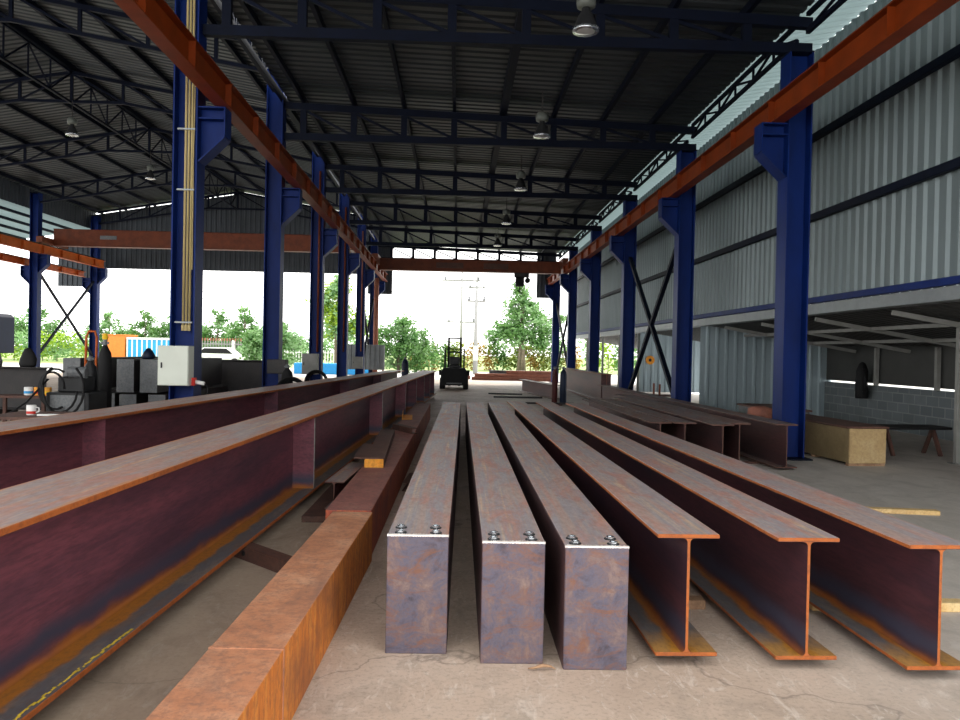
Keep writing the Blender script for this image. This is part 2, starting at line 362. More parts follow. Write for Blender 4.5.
endsheet(4.0, 5.0, 40.3, 4.33, 6.7, M['gable'], 'wall_gable', 'dark ribbed corner sheet beside the clad wall at the far opening')
endsheet(-20.4, -18.65, 40.3, 4.40, 6.9, M['gable'], 'wall_gable', 'dark ribbed corner sheet outside the outer columns')
mb = MB()
for i, (z, hh, tx) in enumerate(((2.44, .10, 'bottom'), (3.86, .12, 'middle'), (5.24, .12, 'upper'))):
    tag(MB().box(XW-.14, XW-.045, 1.0, Y1, z, z+hh).build('wall_rail', M['navy'] if i else M['blue'], bevel=.008),
        'long blue horizontal rail along the %s of the clad side wall' % tx, 'wall rail', 'rails of the clad wall', 'thing')
tag(MB().box(XW-.10, XW+.12, 1.0, Y1, 2.25, 2.43).build('edge_channel', M['galv'], bevel=.008), 'grey metal channel along the bottom edge of the clad side wall', 'channel', None, 'thing')

# lean-to behind the clad wall
ZL = lambda x: 2.26 - (x-XW)*.16
mb = corr(MB(), (XW+.13, 1.0, 2.285), Vector((1,0,-.16)).normalized(), (0,1,0), int(39.4/.25), .25, .03, K(0), K(3.3), (0,0,1))
solid(struct('ceiling_leanto', mb, M['soffit'], 'low dark sloping roof of the lean-to behind the clad wall', 'roof'))
struct('wall_block', MB().box(9.3, 9.45, 3.0, 19.5, 0, .92), M['block'], 'low grey blockwork wall at the back of the lean-to', 'wall')
mb = MB().box(9.34, 9.40, 3.0, 19.5, .965, 1.80)
struct('wall_board', mb, M['soffit'], 'dark boarded upper part of the lean-to back wall', 'wall')
for i, y in enumerate((8.2, 10.4, 12.6, 14.8, 17.0)):
    tag(MB().box(9.22, 9.30, y-.04, y+.04, .92, 1.76).build('wall_stud', M['post_white']), 'pale stud on the boarded back wall of the lean-to, %s counting inward' % ORD[i], 'stud', 'studs of the lean-to back wall', 'thing')
endsheet(6.1, 9.35, 19.5, .02, lambda x: ZL(x)+.03, M['cladding_white'], 'wall_partition', 'pale ribbed metal partition behind the first blue column by the clad wall', .24)
endsheet(6.1, 9.35, 26.0, .26, lambda x: ZL(x)+.03, M['cladding_white'], 'wall_partition', 'pale ribbed metal partition with an orange disc hung on it', .24)
for i, y in enumerate((6.4, 8.7, 11.0, 13.4, 15.8, 18.0)):
    o = MB().bar((XW+.05, y, 2.18), (9.3, y, 2.18-.16*3.15), .05, .07).build('leanto_rafter', M['post_white'])
    tag(o, 'pale sloping rafter under the lean-to roof, %s counting inward' % ORD[i], 'rafter', 'rafters under the lean-to', 'thing')
for i, x in enumerate((7.2, 8.3)):
    o = MB().box(x-.03, x+.03, 4.2, 19.4, ZL(x)-.09, ZL(x)-.03).build('leanto_purlin', M['post_white'])
    tag(o, 'pale rail running lengthwise under the lean-to roof, %s from the clad wall' % ORD[i], 'rail', 'rails under the lean-to', 'thing')
for i, (x, y, tx) in enumerate(((7.32, 11.18, 'standing alone before the blockwork wall'), (6.15, 29.6, 'first of three past the orange-disc partition'), (6.15, 33.0, 'second of three past the orange-disc partition'), (6.15, 37.0, 'last of three past the orange-disc partition'), (6.12, 26.3, 'at the edge of the orange-disc partition'))):
    z = ZL(max(x, XW)) - .03
    o = MB().box(x-.04, x+.04, y-.04, y+.04, 0, z).box(x-.09, x+.09, y-.09, y+.09, 0, .012).build('leanto_post', M['post_white'], bevel=.004)
    tag(o, 'thin pale lean-to post, ' + tx, 'post', 'posts of the lean-to', 'thing')

# ------------------------------------------------------------------ columns
def hcol(mb, z0, z1, w=.35, tf=.022, tw=.014):
    mb.box(-w/2, -w/2+tf, -w/2, w/2, z0, z1); mb.box(w/2-tf, w/2, -w/2, w/2, z0, z1); mb.box(-w/2+tf, w/2-tf, -tw/2, tw/2, z0, z1); return mb
def column(x, y, top, corbels, label, group, zc=4.96, mat='blue'):
    t = thing('steel_column', label, 'column', (x, y, 0), 0, group)
    hcol(MB(), .02, top).build('shaft', M[mat], t)
    MB().box(-.27, .27, -.25, .25, 0, .025).build('base_plate', M['navy'], t)
    for s in corbels:
        zc = zc if s > 0 or len(corbels) == 1 else 4.78
        pr = [(s*.175, zc-.16), (s*.55, zc-.16), (s*.55, zc-.42), (s*.175, zc-.78)]
        mb = MB().prism(pr, -.012, .012)
        mb.box(min(s*.175, s*.56), max(s*.175, s*.56), -.15, .15, zc-.02, zc).box(min(s*.54, s*.56), max(s*.54, s*.56), -.15, .15, zc-.42, zc-.02)
        mb.bar((s*.55, 0, zc-.43), (s*.18, 0, zc-.79), .30, .02).box(min(s*.175, s*.55), max(s*.175, s*.55), -.15, .15, zc-.18, zc-.16)
        mb.prism([(s*.175, zc-.02), (s*.54, zc-.02), (s*.54, zc-.16), (s*.175, zc-.16)], -.012, .012)
        mb.build('corbel', M[mat], t)
    MB().box(-.185, .185, -.19, .19, top-.02, top).build('cap_plate', M['navy'], t)
    return t
for i, y in enumerate(YC):
    column(XR, y, 6.0, (-1,), 'blue steel crane column along the clad side wall, %s counting inward' % ORD[i], 'columns along the clad wall', 4.95)
    column(XL(y), y, 8.0, (1,), 'tall blue steel crane column of the middle row, %s counting inward' % ORD[i], 'columns of the middle row', 4.95)
for i, y in enumerate(YC[3:]):
    if i == 0: continue
    column(XO(y), y, 7.9, (1, -1), 'blue steel column of the outer row with %s' % ('brackets on both sides beside the dark truck' if i == 1 else 'a rail ending on it'), 'columns of the outer row', 5.28)

# ------------------------------------------------------------------ trusses
PX = [-3.45 + 1.09*k for k in range(8)]
def main_truss(y, label):
    t = thing('roof_truss', label, 'roof truss', (0, y, 0), 0, 'trusses of the middle bay')
    xl = XL(y)+.19; xr = 5.15
    MB().prism([(xl, ZT(xl)-.15), (xr, ZT(xr)-.15), (xr, ZT(xr)), (xl, ZT(xl))], -.06, .06).build('top_chord', M['navy'], t)
    MB().box(xl, xr, -.06, .06, 6.01, 6.16).build('bottom_chord', M['navy'], t)
    for x in PX: MB().box(x-.065, x+.065, -.05, .05, 6.16, ZT(x)-.15).build('web_post', M['navy'], t)
    for a, b in zip(PX[:-1], PX[1:]): MB().bar((a+.06, 0, ZT(a)-.17), (b-.06, 0, 6.17), .04, .05).build('diagonal', M['navy'], t)
for i, y in enumerate(YC): main_truss(y, 'navy flat roof truss of the middle bay, %s counting inward' % ORD[i])
def side_truss(y, label):
    t = thing('gabled_truss', label, 'roof truss', (0, y, 0), 0, 'gabled trusses of the side bay')
    xs = [XG + 1.46*k for k in range(-4, 5)]; e0, e1 = XO(y)+.1, XL(y)-.1
    zb = lambda x: 8.38 - .17*max(0, abs(x-XG)-1.46)
    for a, b in ((e0, XG), (XG, e1)):
        MB().bar((a, 0, ZG(a)-.05), (b, 0, ZG(b)-.05), .09, .10).build('rafter', M['navy'], t)
    k = [e0, XG-1.46, XG+1.46, e1]
    mb = MB()
    for a, b in zip(k[:-1], k[1:]): mb.bar((a, 0, zb(a)+.04), (b, 0, zb(b)+.04), .08, .08)
    mb.build('bottom_chord', M['navy'], t)
    for x in xs: MB().box(x-.04, x+.04, -.03, .03, zb(x)+.06, ZG(x)-.08).build('web_post', M['navy'], t)
    for a, b in zip(xs[:-1], xs[1:]):
        if b <= XG+.01: p, q = (a, 0, zb(a)+.06), (b, 0, ZG(b)-.08)
        else: p, q = (b, 0, zb(b)+.06), (a, 0, ZG(a)-.08)
        MB().bar(p, q, .04, .05).build('diagonal', M['navy'], t)
for i, y in enumerate(YC): side_truss(y, 'dark gabled roof truss of the side bay, %s counting inward' % ORD[i])
# purlins
for i, x in enumerate([-3.9] + PX):
    mb = MB().box(x-.035, x+.035, Y0, Y1-.1, ZT(x)+.005, ZT(x)+.135)
    if i == 5: mb = MB().box(x-.10, x+.05, Y0, Y1-.1, ZT(x)-.02, ZT(x)+.135)
    tag(mb.build('roof_purlin', M['navy']), '%s purlin under the middle bay roof, %s from the middle columns' % ('thick navy' if i == 5 else 'navy', ORD[i]), 'purlin', 'purlins of the middle bay', 'thing')
for s, tx in ((1, 'slope facing the middle columns'), (-1, 'slope facing the outer columns')):
    for k in range(1, 6):
        x = XG + s*1.46*k
        if s < 0 and k == 5: x += .25
        tag(MB().box(x-.04, x+.04, Y0, Y1-.1, ZG(x)+.005, ZG(x)+.135).build('roof_purlin', M['navy']), 'navy purlin on the side bay %s, %s below the ridge' % (tx, ORD[k-1]), 'purlin', 'purlins of the side bay', 'thing')
tag(MB().box(XG-.09, XG+.09, Y0, Y1-.1, 9.285, 9.44).build('ridge_purlin', M['navy']), 'thick navy ridge beam at the top of the side bay roof', 'ridge beam', None, 'thing')
for k, x in enumerate((-19.4, -20.3, -21.2, -22.1)):
    z = 7.35 - .16*(-18.75-x)
    tag(MB().box(x-.04, x+.04, Y0, Y1-.1, z-.13, z-.01).build('roof_purlin', M['navy']), 'dark purlin under the outer translucent lean-to, %s from the outer columns' % ORD[k], 'purlin', 'purlins of the outer lean-to', 'thing')
# longitudinal lattice girders
def lattice(name, x0, x1, y0, y1, zb, zt, n, label, group, c=.06, d=.035, tri=True):
    t = thing(name, label, 'lattice girder', ((x0+x1)/2, (y0+y1)/2, zb), 0, group); o = Vector(((x0+x1)/2, (y0+y1)/2, zb))
    X = lambda y: x0 + (x1-x0)*(y-y0)/(y1-y0)
    for nm, z in (('top_chord', zt-c/2), ('bottom_chord', zb+c/2)):
        MB().bar(Vector((x0, y0, z))-o, Vector((x1, y1, z))-o, c, c).build(nm, M['navy'], t)
    mb = MB()
    for i in range(n):
        a = y0+(y1-y0)*i/n; b = y0+(y1-y0)*(i+1)/n; zl, zh = zb+c*.9, zt-c*.9
        if i: mb.bar(Vector((X(a), a, zl))-o, Vector((X(a), a, zh))-o, d, d)
        p, q = ((a, zl), (b, zh)) if i % 2 == 0 else ((a, zh), (b, zl))
        mb.bar(Vector((X(p[0]), p[0], p[1]))-o, Vector((X(q[0]), q[0], q[1]))-o, d, d)
    mb.build('lattice', M['navy'], t)
for i in range(6):
    a = (Y0 if i == 0 else YC[i-1]+.18); b = YC[i]-.18
    lattice('lattice_girder', 5.02, 5.02, a, b, 6.24, 6.56, 6, 'slim lattice girder below the rooflight strip, %s counting inward' % ORD[i], 'lattice girders below the rooflight')
    lattice('lattice_girder', XL(a), XL(b), a, b, 6.98, 7.85, 5, 'deep lattice girder above the middle columns, %s counting inward' % ORD[i], 'lattice girders above the middle columns', .09, .05)
    if i: lattice('lattice_girder', XG, XG, YC[i-1]+.08, b+.1, 8.36, 9.26, 5, 'lattice girder under the side bay ridge, %s counting inward' % ORD[i-1], 'lattice girders under the ridge', .06, .035)
# cross braces
def brace(p0, p1, z0, z1, x0, x1, label, r=.09):
    t = thing('cross_brace', label, 'cross brace', (0,0,0), 0, 'cross braces between columns')
    for q in (((x0, p0, z0), (x1, p1, z1)), ((x0+.01, p0, z1), (x1+.01, p1, z0))):
        MB().bar(q[0], q[1], r, r).build('brace_bar', M['navy'], t)
brace(YC[1]+.18, YC[2]-.18, .3, 4.3, XR, XR, 'dark cross brace between the second and third columns along the clad wall', .10)
brace(YC[4]+.18, YC[5]-.18, .3, 4.0, XR, XR, 'dark cross brace between the last two columns along the clad wall')
brace(YC[4]+.18, YC[5]-.18, .3, 4.0, XL(YC[4]), XL(YC[5]), 'dark cross brace between the last two middle columns')
brace(YC[4]+.18, YC[5]-.18, .9, 4.6, XO(YC[4]), XO(YC[5]), 'dark cross brace between the two outer columns')

# ------------------------------------------------------------------ crane runways and bridges
def runway(x0, x1, y0, y1, z, h, label, mat='orange', name='crane_runway', stif=1.6):
    L = y1-y0; t = thing(name, label, 'crane rail', (x0, y0, z), -math.atan2(x1-x0, L), 'orange crane runways')
    mb = MB(); mb.box(-.10, .10, 0, L, 0, .016).box(-.10, .10, 0, L, h-.016, h).box(-.006, .006, 0, L, .016, h-.016)
    mb.build('runway_beam', M[mat], t)
    MB().box(-.03, .03, 0, L, h, h+.06).build('rail_bar', M['steel_dark'], t)
    k = 0; y = .7
    while y < L:
        MB().box(-.095, .095, y-.006, y+.006, .016, h-.016).build('stiffener', M[mat], t); y += stif
    return t
runway(4.64, 4.60, 1.2, 40.3, 4.955, .36, 'long orange crane runway beam on the brackets along the clad wall')
runway(-3.36, -3.75, 1.2, 40.0, 4.955, .38, 'long orange crane runway beam on the brackets of the middle columns')
runway(-17.66, -17.80, 25.0, 39.6, 5.285, .36, 'orange crane runway beam on the inner side of the outer columns', 'orange_lit')
runway(-18.45, -18.62, 25.0, 39.3, 4.80, .26, 'lower orange runway beam on the outer side of the outer columns', 'orange_lit')
def bridge(x0, x1, y, z0, z1, label, mat, cz):
    t = thing('crane_bridge', label, 'crane', ((x0+x1)/2, y, z0)); L = (x1-x0)/2; h = z1-z0
    MB().box(-L, L, -.16, .16, 0, h).box(-L, L, -.21, .21, -.015, 0).box(-L, L, -.21, .21, h, h+.015).build('bridge_beam', M[mat], t, bevel=.006)
    for s in (-1, 1):
        MB().box(s*L-.02 if s > 0 else s*L-.24, s*L+.24 if s > 0 else s*L+.02, -1.1, 1.1, cz, cz+.26).build('end_carriage', M['orange_dull'], t, bevel=.01)
    return t
tb = bridge(-3.55, 4.48, 34.9, 5.06, 5.55, 'rusty orange crane bridge spanning the middle bay below the far truss', 'orange_dull', .325)
MB().box(-1.5, -.3, -.22, -.165, .12, .36).build('name_board', M['rust_dark'], tb); MB().box(.6, 1.7, -.22, -.165, .12, .36).build('name_board', M['rust_dark'], tb)
tb2 = bridge(-17.55, -4.75, 34.4, 5.72, 6.42, 'dull orange crane bridge spanning the side bay in front of the gable', 'orange_dull', .0)
MB().box(-4.4, -3.7, -.20, -.165, .30, .46).build('name_board', M['steel_grey'], tb2)
t = thing('crane_hoist', 'dark chain hoist hanging from the middle bay crane bridge', 'hoist', (2.75, 34.9, 4.4))
MB().box(-.24, .14, -.22, .22, .05, .45).build('hoist_body', M['black'], t, bevel=.04, seg=2)
MB().box(-.30, .36, -.10, .10, .45, .655).build('trolley', M['steel_dark'], t, bevel=.01)
MB().tube([(.30, -.12, .32), (.30, .12, .32)], .12, 12).build('motor', M['black'], t)
MB().tube([(-.05, 0, .06), (-.05, 0, -.15), (-.02, 0, -.24), (.04, 0, -.27), (.09, 0, -.20)], .025, 8).build('hook', M['black'], t)

# ------------------------------------------------------------------ pendant lamps
def lamp(x, y, z, zh, label):
    t = thing('high_bay_lamp', label, 'pendant lamp', (x, y, z), 0, 'high bay lamps')
    MB().lathe([(.17, 0), (.165, .02), (.10, .20), (.06, .26), (.055, .30)], n=20).build('lamp_shade', M['dark_grey'], t, smooth=True)
    MB().lathe([(.172, -.012), (.178, .0), (.176, .03), (.168, .035)], n=20).build('rim', M['bolt'], t, smooth=True)
    MB().lathe([(.02, -.03), (.10, -.02), (.15, -.005), (.16, .005)], n=20).build('lens', M['glass_lens'], t, smooth=True)
    MB().lathe([(.05, .30), (.12, .31), (.13, .36), (.13, .44), (.09, .48), (.03, .49)], n=16).build('ballast', M['lamp_body'], t, smooth=True)
    MB().tube([(0, 0, .48), (0, 0, zh-z)], .012, 6).build('hanger', M['steel_dark'], t)
for i, (x, y) in enumerate(((1.60, 10.3), (1.61, 15.8), (1.60, 21.0), (1.56, 26.6), (1.55, 32.2))):
    lamp(x, y, 5.76 if i == 0 else 5.88, ZT(x)+.14, 'grey bell-shaped pendant lamp under the middle bay roof, %s counting inward' % ORD[i])
for i, y in enumerate((22.55, 28.2)):
    lamp(XG+.12, y, 7.42, 8.40, 'small pendant lamp below the side bay ridge, %s counting inward' % ORD[i])

# ------------------------------------------------------------------ steel beams
def ibeam(label, x0, y0, x1, L, z, b=.30, h=.588, tf=.020, tw=.013, mats=('top', 'web', 'flange_in'), group=None, name='h_section', stiff=(), cut='cut', weld=False):
    rz = -math.atan2(x1-x0, L); t = thing(name, label, 'steel beam', (x0, y0, z), rz, group)
    C = M[cut]; e = .004
    def flange(nm, za, zb, mt, mb_):
        m = MB(); m.box(-b/2, b/2, 0, L, za, zb)
        # faces: bottom, top, near end, +x, far end, -x
        m.m[-6:] = [1, 0, 2, 2, 2, 2] if nm == 'top_flange' else [1, 0, 2, 2, 2, 2]
        return m.build(nm, [mt, mb_, C], t, bevel=.003)
    flange('top_flange', h-tf, h, M[mats[0]], M['web_far'])
    flange('bottom_flange', 0, tf, M[mats[2]], M['web_far'])
    r = .020; pr = []
    for sx, sz in ((1,0),(1,1),(-1,1),(-1,0)):
        zc = tf+r if sz == 0 else h-tf-r
        arc = []
        for k in range(5):
            a = math.pi/2*k/4
            arc.append((sx*(tw/2 + r - r*math.cos(a)), (zc - r*math.sin(a)) if sz == 0 else (zc + r*math.sin(a))))
        if (sx, sz) in ((1,0), (-1,1)): arc = arc[::-1]
        pr += arc
    m = MB().prism(pr, 0, L); m.m[0] = 1; m.m[1] = 1
    m.build('web', [M[mats[1]], C], t)
    for sy in stiff:
        for s in (-1, 1):
            xa, xb = sorted((s*tw/2, s*(b/2-.012)))
            p = MB().box(xa, xb, sy-.008, sy+.008, tf, h-tf).build('stiffener', M[mats[1]], t)
            if weld:
                m = MB(); rr = random.Random(3)
                for k in range(26):
                    z0 = tf+(h-2*tf)*k/26; z1 = tf+(h-2*tf)*(k+1)/26; q = .0015+rr.random()*.003
                    m.box(s*(b/2-.012)-q, s*(b/2-.012)+q, sy-.010, sy+.010, z0, z1)
                if m.v: m.build('weld_bead', M['post_white'], p)
    return t
G1 = 'cut beams with orange ends'
ibeam('steel beam with orange cut end beside the bolted boxes, first of three', 1.125, 3.70, 1.02, 9.9, .06, group=G1)
ibeam('middle steel beam with orange cut end, between two like it', 1.70, 3.68, 1.52, 9.9, .055, group=G1)
ibeam('outermost steel beam with orange cut end beside bare floor', 2.275, 3.57, 2.03, 9.9, .055, group=G1)
# bolted box columns
def boxcol(label, x0, y0, x1, L, w=.305, h=.588):
    rz = -math.atan2(x1-x0, L); t = thing('box_column', label, 'steel box', (x0, y0, 0), rz, 'bolted box columns')
    m = MB().box(-w/2, w/2, .016, L, .0, h); m.m = [1, 0, 1, 1, 1, 1]
    m.build('box_body', [M['top'], M['box_side']], t, bevel=.004, seg=2)
    MB().box(-w/2+.001, w/2-.001, 0, .016, .001, h-.004).build('end_plate', M['box_end'], t, bevel=.003)
    m = MB(); rr = random.Random(label)
    n = 60
    for k in range(n):
        a = -w/2 + w*k/n; q = .004+rr.random()*.006
        m.box(a, a+w/n, .004-q*.3, .016+q, h-.006, h+.001+q*.35)
    m.build('weld_bead', M['white_metal'], t)
    for bx in (-.095, .085):
        for by in (.058, .165):
            jx, jy = (rr.random()-.5)*.012, (rr.random()-.5)*.012
            bo = MB().lathe([(.030, h), (.030, h+.004), (.027, h+.005)], (bx+jx, by+jy, 0), 20).build('washer', M['dark_grey'], t)
            MB().lathe([(.022, h+.004), (.0225, h+.013), (.019, h+.015)], (bx+jx, by+jy, 0), 6).lathe([(.010, h+.014), (.010, h+.018), (.008, h+.019)], (bx+jx, by+jy, 0), 10).build('bolt', M['bolt'], t)
boxcol('bolted steel box with the bluest end plate, beside the rusty box girder', -.180, 3.855, -.085, 10.1)
boxcol('bolted steel box with a curled dry leaf at its foot, middle of three', .288, 3.74, .315, 10.35)
boxcol('bolted steel box beside the first orange-ended beam', .680, 3.675, .715, 10.45)

# welded plate girders
def gx(x, b): return x - b/2
ibeam('long deep maroon plate girder nearest the rusty box girder', gx(-1.63, .46), 1.3, gx(-1.64, .46)+.040*24.0, 24.0, .10, b=.46, h=.755, tf=.028, tw=.018, mats=('top_girder', 'web_girder', 'flange_girder'), name='plate_girder', stiff=(6.4, 11.3, 14.8, 17.2, 19.4, 21.4, 23.2), weld=True, group='plate girders')
ibeam('long maroon plate girder behind, beside the middle columns', gx(-3.60, .46), 2.0, gx(-3.60, .46)+.083*23., 23., .10, b=.46, h=.755, tf=.028, tw=.018, mats=('top_girder', 'web_girder', 'flange_girder'), name='plate_girder', stiff=(5.2, 10.2, 15.2, 19.), group='plate girders')
# yellow marker on the near girder
m = MB(); rr = random.Random(5)
for k in range(46):
    y = 1.55+k*.021+rr.random()*.01; x = .222-.028+rr.random()*.012
    m.box(x, x+.006+rr.random()*.008, y, y+.012+rr.random()*.02, .0, .0008)
o = m.build('paint_streak', M['chalk'])
for p in bpy.data.objects:
    if p.name.startswith('bottom_flange') and p.parent and p.parent.name == 'plate_girder': o.parent = p; o.location = (0, 0, .0284)
o['label'] = 'streak of yellow marker paint'

# supports under the girders
def channel(label, p, q, h=.1, d=.10, mat='rust_red', name='channel_bar', holes=False, z=0):
    P = Vector(p); Q = Vector(q); L = (Q-P).length; t = thing(name, label, 'channel', (p[0], p[1], z), math.atan2(Q.y-P.y, Q.x-P.x), None)
    m = MB().box(0, L, -.004, .004, .008, h-.008).box(0, L, -.004, d, h-.008, h).box(0, L, -.004, d, 0, .008)
    m.build('channel_body', M[mat], t, bevel=.002)
    if holes: MB().lathe([(.018, 0), (.018, .006)], n=14).build('bolt_hole', M['black'], t).matrix_local = Matrix.Translation((L*.36, -.004, h*.5)) @ Matrix.Rotation(R(90), 4, 'X')
    return t
channel('rusty channel propping the near plate girder beside the rusty box', (-1.75, 5.80), (-1.0, 5.05), .10, .10, 'rust_dark', holes=True)
for i, (y, xa, xb) in enumerate(((2.2, -2.05, -1.65), (10.5, -1.8, -1.3), (19.0, -1.45, -.95))):
    tag(MB().box(xa, xb, y-.06, y+.06, 0, .10).build('support_block', M['rust_dark'], bevel=.004), 'dark steel block under the near plate girder, %s along it' % ORD[i], 'block', 'blocks under the plate girders', 'thing')
for i, (y, x) in enumerate(((3.4, -3.7), (12.0, -3.0), (20.5, -2.3))):
    tag(MB().box(x-.25, x+.25, y-.06, y+.06, 0, .10).build('support_block', M['rust_dark'], bevel=.004), 'dark steel block under the plate girder by the middle columns, %s along it' % ORD[i], 'block', 'blocks under the plate girders', 'thing')

# rusty box girders
def rbox(label, x0, y0, x1, L, w, h, mt, ms, seam=None, name='box_girder'):
    t = thing(name, label, 'steel box', (x0, y0, 0), -math.atan2(x1-x0, L), 'rusty box girders')
    m = MB().box(-w/2, w/2, 0, L, 0, h); m.m = [1, 0, 1, 1, 1, 1]
    m.build('box_body', [M[mt], M[ms]], t, bevel=.006, seg=2)
    if seam:
        q = MB(); rr = random.Random(2)
        for k in range(30): a = -w/2+w*k/30; q.box(a, a+w/30, seam-.006-rr.random()*.004, seam+.006+rr.random()*.004, h-.002, h+.004)
        for k in range(20): a = h*k/20; q.box(w/2-.002, w/2+.003, seam-.006, seam+.006+rr.random()*.004, a, a+h/20)
        q.build('weld_seam', M['rust_box_top'], t)
    return t
rbox('rusty orange-brown box girder with a weld seam, closest to the plate girder', -.832, 1.2, -.725, 4.35, .285, .35, 'rust_box_top', 'rust_box_side', 1.80)
rbox('dull red box girder lying in line behind the orange-brown one', -.765, 5.62, -.745, 11.5, .33, .345, 'red_top', 'red_side')

# scrap pieces by the red box
ibeam('short grey offcut beam lying beside the red box girder', -1.085, 7.0, -1.03, 1.2, .06, .18, .25, .01, .008, ('top_girder', 'web_far', 'top_far'), name='beam_offcut', cut='rust_dark')
tag(MB().box(-1.32, -.95, 6.75, 8.4, 0, .055).build('steel_plate', M['rust_dark'], bevel=.003), 'dark flat plate under the short offcut beam', 'plate', None, 'thing')
t = thing('channel_offcut', 'rusty channel with bright orange end lying on the red box girder', 'channel', (-.80, 7.65, .345), R(2.5))
m = MB().box(-.095, .095, 0, 2.9, .0, .085); m.m = [0, 0, 1, 0, 0, 0]
m.build('channel_body', [M['rust_dark'], M['orange_raw']], t, bevel=.003); MB().box(-.20, .10, .02, 1.15, .085, .097).build('cover_plate', M['rust_dark'], t)
channel('rusty channel lying aslant on the red box girder', (-.93, 11.4), (-.62, 10.8), .08, .09, 'rust_dark', z=.345)
t = thing('angle_offcut', 'orange rusty angle lying on the red box girder further in', 'angle bar', (-.80, 13.0, .345), R(3))
MB().box(-.11, .06, 0, .9, 0, .01).box(-.11, -.10, 0, .9, .01, .09).build('angle_body', M['orange_raw'], t)
channel('dark channel standing between the red box girder and the bolted box', (-.50, 8.3), (-.46, 9.0), .09, .07, 'rust_dark')
channel('rusty channel on the floor under the near plate girder', (-1.55, 8.9), (-1.02, 8.6), .10, .08, 'rust_dark')

# timber packers under the cut beams
for i, (xa, xb, y, mt, tx) in enumerate(((.92, 1.50, 4.62, 'block_wood', 'brown timber packer under the first orange-ended beam'), (1.58, 1.86, 4.75, 'block_wood', 'small timber packer under the middle orange-ended beam'), (2.14, 3.28, 4.62, 'timber', 'pale timber packer under the outermost orange-ended beam'),
                                ( .88, 1.25, 12.6, 'block_wood', 'timber packer under the far end of the first orange-ended beam'), (1.40, 1.76, 12.6, 'block_wood', 'timber packer under the far end of the middle orange-ended beam'), (1.90, 2.30, 12.6, 'block_wood', 'timber packer under the far end of the outermost orange-ended beam'))):
    tag(MB().box(xa, xb, y-.05, y+.05, 0, .054).build('timber_packer', M[mt], bevel=.004), tx, 'timber block', 'timber packers', 'thing')
o = MB().box(-.36, .36, -.05, .05, 0, .045).build('timber_batten', M['timber'], bevel=.004); o.location = (4.36, 7.52, 0); o.rotation_euler.z = R(-8)
tag(o, 'loose pale timber batten on the open floor near the plywood crate', 'batten', None, 'thing')
m = MB().tube([(0,0,.012), (.03,-.01,.02), (.07,-.005,.03), (.11,.012,.018), (.13,.0,.01)], [.003,.006,.009,.006,.002], 6)
o = m.build('dry_leaf', M['block_wood'], smooth=True); o.location = (.36, 3.66, 0); tag(o, 'curled dry leaf on the floor before the middle bolted box', 'leaf', None, 'thing')

# beams stacked by the clad wall
GX = 'beams stacked by the clad wall'
for i, (x, y, L) in enumerate(((2.70, 10.25, 5.0), (3.03, 10.25, 5.2), (3.47, 10.05, 6.0), (3.78, 10.3, 7.0))):
    ibeam('dull brown beam in the row before the clad wall, %s from the orange-ended beams' % ORD[i], x, y, x-.02*L, L, .03, mats=('top_far', 'web_far', 'top_far'), group=GX, cut='rust_dark')
ibeam('dull brown beam lying closest to the first column along the clad wall', 4.40, 10.25, 4.16, 12.0, .03, mats=('top_far', 'web_far', 'top_far'), group=GX, cut='rust_dark')
for i, (y, xa, xb) in enumerate(((10.9, 2.5, 4.6), (14.4, 2.4, 4.5), (21.0, 4.0, 4.4))):
    tag(MB().box(xa, xb, y-.05, y+.05, 0, .03).build('packing_strip', M['rust_dark']), 'flat steel packing strip under the row of dull beams, %s counting inward' % ORD[i], 'packing strip', 'packing strips', 'thing')
ibeam('deep brown plate girder standing beside the third column along the clad wall', 4.50, 23.4, 4.45, 9.5, .03, .32, .87, .02, .014, ('top_far', 'web_far', 'top_far'), name='plate_girder', cut='rust_red', stiff=(.1,))
ibeam('brown beam lying aslant near the far opening', 3.20, 25.3, 2.52, 5.0, .0, .32, .46, .02, .014, ('top_far', 'web_far', 'top_far'), cut='rust_dark')
for i, (x, y, rz, L) in enumerate(((2.0, 25.6, 80, 1.6), (1.7, 27.5, 70, 1.2), (2.5, 22.8, 85, 1.9), (3.7, 17.6, 84, 1.4))):
    o = MB().box(-L/2, L/2, -.06, .06, 0, .05).build('steel_bar', M['steel_dark'], bevel=.003); o.location = (x, y, 0); o.rotation_euler.z = R(rz-80)
    tag(o, ('dark flat bar on the bare floor, %s counting outward from the far end' % ORD[3-i]), 'bar', 'loose flat bars', 'thing')

# plywood crate and things in the lean-to
t = thing('plywood_crate', 'low plywood crate with a dark lid beyond the first column along the clad wall', 'crate', (5.78, 10.78, 0), R(4))
MB().box(-.27, .27, 0, .03, .04, .53).build('end_panel', M['ply'], t, bevel=.004)
MB().box(-.27, .27, .03, 2.1, .04, .53).build('crate_body', rusty('crate_side', [(.3, (.20,.15,.07)), (.5, (.27,.20,.10)), (.7, (.30,.23,.12))], (.22,.15,.08), rough=.7), t, bevel=.004)  # plywood darker than the end panel: shade of the unlit side put into the colour
MB().box(-.33, .30, -.02, 2.2, .53, .56).build('lid', M['rust_dark'], t, bevel=.004)
for y in (.06, 1.0, 1.95): MB().box(-.27, .27, y-.04, y+.04, 0, .04).build('skid', M['block_wood'], t)
t = thing('steel_cabinet', 'dark grey steel locker standing in line behind the plywood crate', 'cabinet', (5.75, 13.2, 0))
MB().box(-.35, .30, 0, 1.6, .05, .58).build('cabinet_body', M['steel_grey'], t, bevel=.01)
for s in (0, 1): MB().box(-.362, -.35, .03+s*.79, .78+s*.79, .08, .55).build('door', M['steel_grey'], t)
MB().box(-.38, .33, -.03, 1.63, .58, .61).build('top_plate', M['rust_dark'], t)
t = thing('trestle_bench', 'low dark trestle bench in the lean-to behind the plywood crate', 'bench', (7.2, 12.2, 0), R(5))
